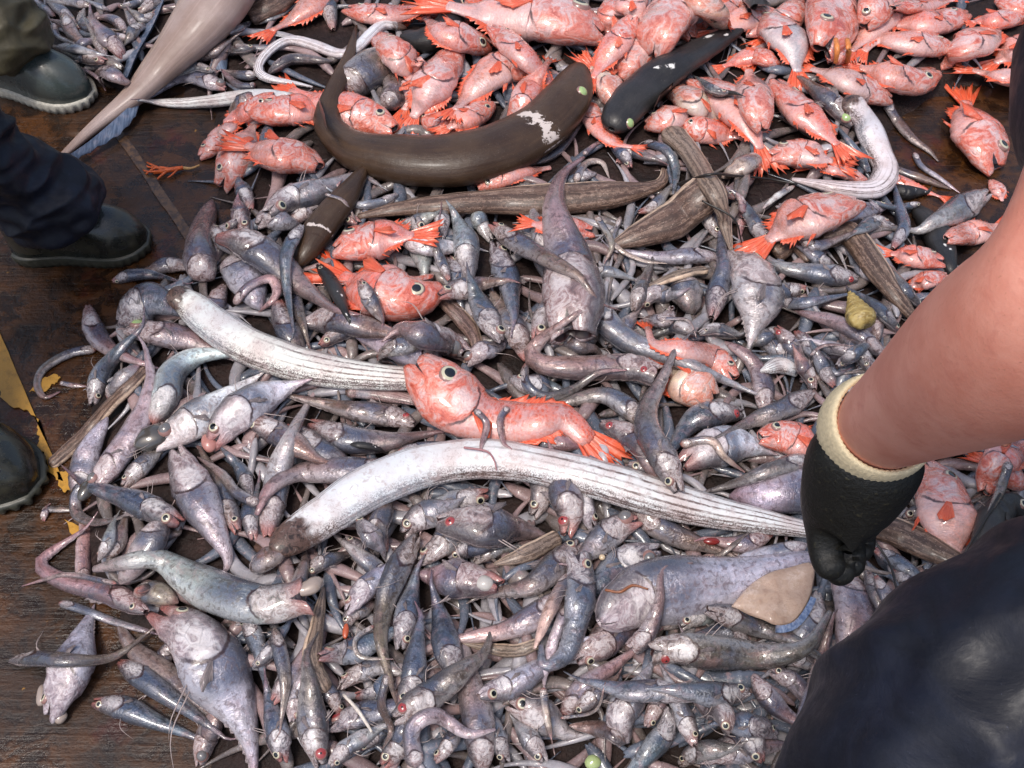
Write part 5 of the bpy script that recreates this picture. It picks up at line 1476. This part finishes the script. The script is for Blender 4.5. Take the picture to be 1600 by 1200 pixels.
def boot(parent, toe, heel, mat, smat, shaft=.20, scale=1.1):
    toe = np.array(toe, float); heel = np.array(heel, float); ax = toe - heel; L = np.linalg.norm(ax); ax /= L; lat = np.cross([0, 0, 1.0], ax); up = np.array([0, 0, 1.0])
    s_ = np.array([0, .04, .12, .25, .4, .55, .68, .8, .9, .96, 1.0]); hw = np.array([.018, .030, .037, .036, .037, .045, .052, .053, .044, .030, .010]) * scale
    ht = np.array([.06, .10, .115, .125, .12, .105, .092, .080, .064, .046, .026]) * scale
    su = np.linspace(0, 1, 28); hw, ht = np.interp(su, s_, hw), np.interp(su, s_, ht); hw = gsmooth(hw, .6); ht = gsmooth(ht, .8)
    S = 18; V = []; z0 = .022
    for i, s in enumerate(su):
        for j in range(S):
            q = 2 * math.pi * j / S; x = math.cos(q); y = math.sin(q)
            yy_ = abs(y) ** .8 * (1 if y > 0 else -1)
            zz = z0 + (ht[i] * yy_ if y > 0 else -.002)
            cre = 1 + .02 * math.sin(s * 60) * math.exp(-((s - .58) / .07) ** 2)
            V.append(heel + ax * L * s + lat * hw[i] * (abs(x) ** .8 * (1 if x > 0 else -1)) * cre + up * zz * cre)
    n = len(su); F = [(i * S + j, i * S + (j + 1) % S, (i + 1) * S + (j + 1) % S, (i + 1) * S + j) for i in range(n - 1) for j in range(S)]
    F += [tuple(range(S))[::-1], tuple((n - 1) * S + j for j in range(S))]
    c0 = heel + ax * L * .22; zs = np.linspace(.05, shaft, 8); o = len(V)
    for z in zs:
        r = (.050 + .012 * (z / .3)) * scale
        for j in range(S):
            q = 2 * math.pi * j / S; V.append(c0 + ax * r * 1.15 * math.cos(q) + lat * r * .95 * math.sin(q) + up * z)
    F += [(o + i * S + j, o + i * S + (j + 1) % S, o + (i + 1) * S + (j + 1) % S, o + (i + 1) * S + j) for i in range(7) for j in range(S)]
    F += [tuple(o + 7 * S + j for j in range(S))]
    b = new_obj('boot', np.array(V) - np.array(parent.location), F, [mat], parent)
    # sole with tread notches
    per = []
    for i, s in enumerate(su): per.append((s, hw[i] + .006))
    out = [(s, w) for s, w in per] + [(s, -w) for s, w in per[::-1]]
    K = 160; pts = np.array([heel + ax * (L * (s * 1.03 - .012)) + lat * w for s, w in out]); pts = np.vstack([pts, pts[:1]])
    pts = resample(pts, np.linspace(0, 1, K, endpoint=False)); cc = pts.mean(0); V = []
    for lv, (z, f) in enumerate(((.0, .97), (.010, 1.0), (.024, 1.0), (.027, .97))):
        for k in range(K):
            notch = .965 if (lv < 2 and k % 4 < 2) else 1.0
            V.append((pts[k] - cc) * f * notch + cc + up * z)
    F = [(l * K + k, l * K + (k + 1) % K, (l + 1) * K + (k + 1) % K, (l + 1) * K + k) for l in range(3) for k in range(K)] + [tuple(range(K))[::-1], tuple(3 * K + k for k in range(K))]
    new_obj('sole', np.array(V) - np.array(b.location) - np.array(parent.location), F, [smat], b)
    return b

def head_nodes(nk, hd, fwd):
    fwd = Vector(fwd).normalized(); nk, hd = Vector(nk), Vector(hd)
    return {'neck': (nk, .055), 'skull': (hd, .085), 'crown': (hd + Vector((0, 0, .07)), .07), 'jaw': (hd + fwd * .05 - Vector((0, 0, .06)), .05), 'nose': (hd + fwd * .105 - Vector((0, 0, .01)), .014)}

def standing(label, feet, fwd, trouser, bag, mats):
    fwd = Vector(fwd).normalized(); lat = Vector((0, 0, 1)).cross(fwd)
    mid = sum((Vector(h) + (Vector(t) - Vector(h)) * .25 for t, h in feet), Vector()) / len(feet); mid.z = 0
    root = bpy.data.objects.new('person', None); COL.objects.link(root); root.location = mid
    tag(root, label, 'person', 'people standing round the catch')
    J = {'pelvis': (mid + Vector((0, 0, .95)), .15), 'belly': (mid + Vector((0, 0, 1.12)), .145), 'chest': (mid + Vector((0, 0, 1.33)), .16)}
    J.update(head_nodes(mid + Vector((0, 0, 1.52)), mid + fwd * .03 + Vector((0, 0, 1.65)), fwd))
    E = [('pelvis', 'belly'), ('belly', 'chest'), ('chest', 'neck'), ('neck', 'skull'), ('skull', 'crown'), ('skull', 'jaw'), ('skull', 'nose')]
    Tn = {'pelvis': (J['pelvis'][0], .18)}; Te = []; Jn = {'pelvis': (J['pelvis'][0], .185), 'belly': (J['belly'][0], .18), 'chest': (J['chest'][0], .19), 'neck': (mid + Vector((0, 0, 1.48)), .085)}
    Je = [('pelvis', 'belly'), ('belly', 'chest'), ('chest', 'neck')]
    for k, (t, h) in enumerate(feet):
        t, h = Vector(t), Vector(h); ank = h + (t - h) * .22; ank.z = .10
        s = 1 if (ank - mid).dot(lat) > 0 else -1
        hip = J['pelvis'][0] + lat * .10 * s - Vector((0, 0, .06)); kn = (hip + ank) / 2 + fwd * .03
        J['hip%d' % k] = (hip, .09); J['knee%d' % k] = (kn, .06); J['ank%d' % k] = (ank, .042)
        E += [('pelvis', 'hip%d' % k), ('hip%d' % k, 'knee%d' % k), ('knee%d' % k, 'ank%d' % k), ]
        a2 = h + (t - h) * bag; cuff = Vector((a2.x, a2.y, .085)); c2 = Vector((a2.x, a2.y, .17))
        Tn['hip%d' % k] = (hip, .13); Tn['knee%d' % k] = (kn, .09); Tn['low%d' % k] = (ank * .6 + kn * .4 , .085); Tn['c%d' % k] = (c2, .108); Tn['d%d' % k] = (cuff, .122)
        Te += [('pelvis', 'hip%d' % k), ('hip%d' % k, 'knee%d' % k), ('knee%d' % k, 'low%d' % k), ('low%d' % k, 'c%d' % k), ('c%d' % k, 'd%d' % k)]
        sh = J['chest'][0] + lat * .18 * s + Vector((0, 0, .06)); el = sh + lat * .05 * s - Vector((0, 0, .29)); wr = el + fwd * .10 - Vector((0, 0, .24)); hn = wr + fwd * .04 - Vector((0, 0, .08)); ft = hn - Vector((0, 0, .09))
        for nm, p, r in (('sh', sh, .06), ('el', el, .043), ('wr', wr, .03), ('hn', hn, .03)): J['%s%d' % (nm, k)] = (p, r)
        E += [('chest', 'sh%d' % k), ('sh%d' % k, 'el%d' % k), ('el%d' % k, 'wr%d' % k), ('wr%d' % k, 'hn%d' % k)]
        for fi in range(5):
            b0 = hn + fwd * (.03 - .016 * fi) - Vector((0, 0, .02 if fi else -.02)); tipp = b0 + (fwd * .04 if fi == 0 else -lat * .02 * s) - Vector((0, 0, .07 + .01 * (2 - abs(fi - 2))))
            J['f%d%d' % (k, fi)] = (b0, .009); J['g%d%d' % (k, fi)] = (tipp, .007); E += [('hn%d' % k, 'f%d%d' % (k, fi)), ('f%d%d' % (k, fi), 'g%d%d' % (k, fi))]
        for nm, p, r in (('sh', sh, .085), ('el', el, .07), ('wr', wr, .055)): Jn['%s%d' % (nm, k)] = (p, r)
        Je += [('chest', 'sh%d' % k), ('sh%d' % k, 'el%d' % k), ('el%d' % k, 'wr%d' % k)]
    V, F = skin_mesh(J, E, 'pelvis', 2)
    new_obj('body', V - np.array(root.location), F, [skinm], root)
    cloth('trousers', Tn, Te, 'pelvis', trouser, root, .026, 9.0, 3.3 + mid.x, 5, (1, 1, 1.8))
    cloth('jacket', Jn, Je, 'pelvis', trouser, root, .02, 7.0, 8.1, 3)
    hd = J['skull'][0]; hv = []; hf = []
    for i in range(9):
        f = math.pi * .58 * i / 8
        for j in range(14):
            q = 2 * math.pi * j / 14; hv.append(hd + Vector((0, 0, .035)) - fwd * .012 + Vector((math.sin(f) * math.cos(q) * .10, math.sin(f) * math.sin(q) * .10, math.cos(f) * .125)))
    hf = [(i * 14 + j, i * 14 + (j + 1) % 14, (i + 1) * 14 + (j + 1) % 14, (i + 1) * 14 + j) for i in range(8) for j in range(14)]
    new_obj('hair', np.array([tuple(p) for p in hv]) - np.array(root.location), hf, [hairm], root)
    for (t, h), (bm, sm, sc) in zip(feet, mats): boot(root, t, h, bm, sm, .20, sc)
    return root

Z0 = lambda x, y: at_z(x, y, .0)[0]
fA = (Z0(146, 160), Z0(-40, 122))
fA2 = (Z0(-60, 20), Z0(-230, -10))
standing('person in olive waterproof trousers and a wet green boot, upper left corner', [fA, fA2], (1, -.15, 0), olive, .50, [(rubber_green, sole_grey, 1.15), (rubber_green, sole_grey, 1.15)])
fB = (Z0(236, 384), Z0(30, 398)); fB2 = (Z0(62, 772), Z0(-210, 655))
standing('person in navy waterproof trousers and black boots at the left edge', [fB, fB2], (1, 0, 0), navy, .46, [(rubber_black, sole_dark, 1.05), (rubber_black, sole_dark, 1.4)])

# the person reaching in from the right
root = bpy.data.objects.new('person', None); COL.objects.link(root); root.location = (.75, .4, 0)
tag(root, 'person bending in from the right with bare forearm, black glove and navy trousers', 'person', 'people standing round the catch')
W = at_d(1372, 668, .72); El = at_d(1710, 455, .45); Sh = at_d(1960, -260, .58)
pel = Vector((.88, .50, .86)); bel = Vector((.80, .60, 1.02)); che = Vector((.66, .72, 1.20))
knee = at_d(1525, 1118, .88); hipL = Vector((.80, .42, .84)); ank = Vector((.56, .30, .13))
hipR = Vector((.98, .58, .82)); kneeR = Vector((.92, .42, .46)); ankR = Vector((1.02, .62, .10))
ShR = Vector((.78, .92, 1.22)); ElR = Vector((.72, .86, .93)); WR = Vector((.62, .66, .80))
fd = (W - El)
mk = lambda f: El + fd * f
Kn = at_d(1318, 800, .79)
B = {'pelvis': (pel, .15), 'belly': (bel, .14), 'chest': (che, .155), 'sh': (Sh, .065), 'arm': ((Sh + El) / 2, .055), 'el': (El, .050), 'f1': (mk(.22), .0535), 'f2': (mk(.45), .0495), 'f3': (mk(.70), .0415), 'f4': (mk(.9), .0365), 'wr': (mk(1.04), .0345), 'palm': ((W + Kn) / 2, .03),
     'shr': (ShR, .065), 'elr': (ElR, .045), 'wrr': (WR, .032), 'handr': (WR + Vector((-.05, -.06, -.05)), .03),
     'hl': (hipL, .09), 'kl': (knee, .062), 'al': (ank, .042), 'hr': (hipR, .09), 'kr': (kneeR, .06), 'ar': (ankR, .042)}
B.update(head_nodes(che + Vector((-.09, -.03, .15)), che + Vector((-.17, -.06, .25)), (-.7, -.3, -.5)))
BE = [('pelvis', 'belly'), ('belly', 'chest'), ('chest', 'sh'), ('sh', 'arm'), ('arm', 'el'), ('el', 'f1'), ('f1', 'f2'), ('f2', 'f3'), ('f3', 'f4'), ('f4', 'wr'), ('wr', 'palm'), ('chest', 'shr'), ('shr', 'elr'), ('elr', 'wrr'), ('wrr', 'handr'),
      ('chest', 'neck'), ('neck', 'skull'), ('skull', 'crown'), ('skull', 'jaw'), ('skull', 'nose'), ('pelvis', 'hl'), ('hl', 'kl'), ('kl', 'al'), ('pelvis', 'hr'), ('hr', 'kr'), ('kr', 'ar')]
for fi in range(5):
    b0 = B['handr'][0] + Vector((-.01, -.02 + .014 * fi, -.01)); B['q%d' % fi] = (b0 + Vector((-.02, 0, -.02)), .009); B['w%d' % fi] = (b0 + Vector((-.03, -.01, -.07)), .007)
    BE += [('handr', 'q%d' % fi), ('q%d' % fi, 'w%d' % fi)]
V, F = skin_mesh(B, BE, 'pelvis', 3)
new_obj('body', V - np.array(root.location), F, [skinm], root)
TN = {'pelvis': (pel, .19), 'hl': (hipL, .15), 'tm': ((hipL * .5 + knee * .5), .145), 'kl': (knee, .138), 'cf': (at_d(1412, 1280, .95), .16), 'sm': (knee * .35 + ank * .65 + Vector((0, -.02, 0)), .12), 'al': (ank + Vector((0, 0, .03)), .10), 'hr': (hipR, .14), 'kr': (kneeR, .12), 'ar': (ankR + Vector((0, 0, .03)), .10)}
cloth('trousers', TN, [('pelvis', 'hl'), ('hl', 'tm'), ('tm', 'kl'), ('kl', 'cf'), ('cf', 'sm'), ('sm', 'al'), ('pelvis', 'hr'), ('hr', 'kr'), ('kr', 'ar')], 'pelvis', navy, root, .016, 8.0, 5.5, 5, (1.3, 1.3, .5))
slv = El + (Sh - El) * .16
JN = {'belly': (bel, .18), 'chest': (che, .185), 'sh': (Sh, .085), 'arm': ((Sh + El) / 2, .078), 'hem': (slv, .074), 'shr': (ShR, .085), 'elr': (ElR, .07), 'wrr': (WR, .055), 'pelvis': (pel, .185), 'collar': (che + Vector((-.06, -.02, .10)), .085)}
cloth('jacket', JN, [('pelvis', 'belly'), ('belly', 'chest'), ('chest', 'sh'), ('sh', 'arm'), ('arm', 'hem'), ('chest', 'shr'), ('shr', 'elr'), ('elr', 'wrr'), ('chest', 'collar')], 'pelvis', navy, root, .012, 9.0, 2.2, 3)
boot(root, ank + Vector((-.24, -.07, -.13)), ank + Vector((.05, .015, -.13)), rubber_black, sole_dark)
boot(root, ankR + Vector((-.24, -.07, -.10)), ankR + Vector((.05, .015, -.10)), rubber_black, sole_dark)
hc = B['skull'][0]; hv = [hc + Vector((.02, .01, .03)) + Vector((math.sin(math.pi * .55 * i / 8) * math.cos(2 * math.pi * j / 14) * .10, math.sin(math.pi * .55 * i / 8) * math.sin(2 * math.pi * j / 14) * .10, math.cos(math.pi * .55 * i / 8) * .12)) for i in range(9) for j in range(14)]
new_obj('hair', np.array([tuple(p) for p in hv]) - np.array(root.location), [(i * 14 + j, i * 14 + (j + 1) % 14, (i + 1) * 14 + (j + 1) % 14, (i + 1) * 14 + j) for i in range(8) for j in range(14)], [hairm], root)
# black rubber glove: palm, thumb and four bent fingers
G = {}
G['cuff'] = (at_d(1374, 676, .715), .043); G['wr'] = (at_d(1352, 722, .735), .041); G['mid'] = (at_d(1326, 765, .765), (.040, .036)); G['kn'] = (at_d(1312, 805, .79), (.036, .034))
GE = [('cuff', 'wr'), ('wr', 'mid'), ('mid', 'kn')]
for fi, (bx, by, mx, my, tx, ty, d0) in enumerate(((1286, 832, 1290, 878, 1308, 900, .775), (1304, 842, 1308, 890, 1322, 908, .80), (1324, 838, 1328, 878, 1330, 896, .825), (1340, 826, 1344, 856, 1338, 872, .845))):
    G['b%d' % fi] = (at_d(bx, by, d0), .0155); G['m%d' % fi] = (at_d(mx, my, d0 + .005), .014); G['t%d' % fi] = (at_d(tx, ty, d0 - .012), .012)
    GE += [('kn', 'b%d' % fi), ('b%d' % fi, 'm%d' % fi), ('m%d' % fi, 't%d' % fi)]
G['th0'] = (at_d(1362, 772, .75), .018); G['th1'] = (at_d(1352, 812, .76), .015); G['th2'] = (at_d(1338, 846, .765), .012)
GE += [('wr', 'th0'), ('th0', 'th1'), ('th1', 'th2')]
g = NT('black_glove'); co = g.objco(False); n2 = g.noise(co, 260, 4, .7); n1 = g.noise(co, 30, 3)
gm = g.finish(g.mix(g.ss(n2, .58, .7, 0, .6), (.007, .007, .006), (.045, .04, .022)), g.ss(n1, .3, .7, .32, .6), g.bump(n2, .55, .0022), .35)
V, F = skin_mesh(G, GE, 'wr', 3)
new_obj('glove', V - np.array(root.location), F, [gm], root)
# knitted cream cuff
ax = (W - El).normalized(); n = ax.orthogonal().normalized(); m = ax.cross(n); S = 168; V = []
c0 = mk(.955)
prof_ = [(-.002, .0355), (-.005, .0375), (-.002, .0400), (.006, .0415), (.016, .0425), (.024, .0425), (.030, .0415), (.033, .040)]
for t, r in prof_:
    for j in range(S):
        q = 2 * math.pi * j / S; rr = r * .945 + .00035 * math.sin(q * 56)
        V.append(c0 + ax * t + (n * math.cos(q) + m * math.sin(q)) * rr)
F = [(i * S + j, i * S + (j + 1) % S, (i + 1) * S + (j + 1) % S, (i + 1) * S + j) for i in range(len(prof_) - 1) for j in range(S)]
new_obj('cuff', np.array([tuple(p) for p in V]) - np.array(root.location), F, [simple('cream_knit', (.62, .52, .34), .8, .2, .15, 300, .4)], root)

# ------------------------------------------------------------------ labels that single each fish out
LM = [('large finned fish', 240, 110), ('green boot', 80, 140), ('brown shark-like fish', 690, 245), ('black green-eyed fish', 1060, 110), ('hooked white ribbon', 1375, 235),
      ('long brown eel', 800, 315), ('orange-red head', 570, 382), ('gaping red fish', 640, 455), ('speckled ribbon fish', 430, 550), ('middle red fish', 740, 640), ('long ribbon\'s left end', 490, 810),
      ('long ribbon\'s middle', 780, 722), ('long ribbon\'s right end', 1130, 805), ('plump silver fish', 1180, 480), ('snail shell', 1345, 490), ('bare forearm', 1470, 590), ('black glove', 1310, 830), ('navy knee', 1390, 1060),
      ('broad lilac-white fish', 1080, 920), ('big bottom-left lilac fish', 350, 1080), ('pale red-tailed fish', 340, 915), ('yellow paint', 60, 640), ('lone red fish', 1530, 210), ('cream bellied fish', 1080, 600),
      ('coiled white fish', 500, 80), ('large top-middle red fish', 840, 40), ('large top-right red fish', 1300, 30), ('upright pinkish fish', 885, 400), ('green-eyed brown fish', 1280, 160), ('bulging-stomach fish', 300, 660), ('slender lilac fish', 190, 690),
      ('cross-hatched fish', 980, 880), ('upright open-jawed fish', 900, 950), ('loose green eye', 926, 1190), ('empty-socket fish', 765, 820), ('dark brown stump', 510, 350)]
PHOTO_NAMES = {'r': ('fish', 'red fish in the catch'), 'g': ('fish', 'small grey fish in the heap'), 'e': ('fish', 'pale ribbon fish in the heap'), 'M': ('fish', 'brown streaked eels in the heap'),
               'h': ('fish', 'thin eel-like fish in the heap'), 'q': ('fish', 'smooth bodied fish in the heap')}
DIRS = ['right', 'lower-right', 'down', 'lower-left', 'left', 'upper-left', 'up', 'upper-right']
recs = []
for o, k, c, Cc, w, lab in ALL:
    cat, grp = PHOTO_NAMES[k]
    if o.name.split('.')[0] in ('shark', 'black_fish', 'finned_fish'): grp = None
    tag(o, None, cat, grp)
    if lab: o['label'] = lab; continue
    L = np.linalg.norm(np.diff(Cc, axis=0), axis=1).sum(); ch = np.linalg.norm(Cc[-1] - Cc[0])
    shape = 'curled' if ch / L < .72 else 'curved' if ch / L < .94 else 'straight'
    hd = Cc[0] - Cc[10]; dr = DIRS[int(round(math.atan2(hd[1], hd[0]) / (math.pi / 4))) % 8]
    mid = Cc[len(Cc) // 2]; mid = np.clip(mid, 5, [1595, 1195])
    nm, x, y = min(LM, key=lambda l: math.hypot(mid[0] - l[1], mid[1] - l[2]))
    d = math.hypot(mid[0] - x, mid[1] - y); ang = math.atan2(mid[1] - y, mid[0] - x)
    rel = ['right of', 'lower-right of', 'below', 'lower-left of', 'left of', 'upper-left of', 'above', 'upper-right of'][int(round(ang / (math.pi / 4))) % 8] if d > 30 else 'touching'
    kn = {'r': 'fish', 'g': 'fish', 'e': 'ribbon-fish', 'M': 'eel', 'h': 'thin-fish', 'q': 'smooth-fish'}[k]
    recs.append([o, '%s %s %s' % (shape, CNAME[c].replace(' ', '-'), kn), dr, rel, nm, mid])
from collections import defaultdict
def assign(rs, mk_):
    d = defaultdict(list)
    for r in rs: d[mk_(r)].append(r)
    return d
base = lambda r: '%s facing %s, %s the %s' % (r[1], r[2], r[3], r[4])
ORD = ['nearest', 'second nearest', 'third nearest', 'fourth nearest', 'fifth nearest', 'sixth nearest']
for key, rs in assign(recs, base).items():
    if len(rs) == 1: rs[0][0]['label'] = key; continue
    ax_ = 0 if np.ptp([r[5][0] for r in rs]) >= np.ptp([r[5][1] for r in rs]) else 1
    rs.sort(key=lambda r: r[5][ax_])
    names = {2: ['left one', 'right one'] if ax_ == 0 else ['upper one', 'lower one'], 3: ['leftmost', 'middle one', 'rightmost'] if ax_ == 0 else ['topmost', 'middle one', 'lowest']}.get(len(rs)) or ['%s from %s' % (w_, 'left' if ax_ == 0 else 'top') for w_ in ('first', 'second', 'third', 'fourth', 'fifth', 'sixth', 'seventh', 'eighth')[:len(rs)]]
    for r, q in zip(rs, names): r[0]['label'] = key + ', ' + q
lens = [len(o['label'].split()) for o, *_ in ALL]
print('FISH', len(ALL), 'label words', min(lens), max(lens))
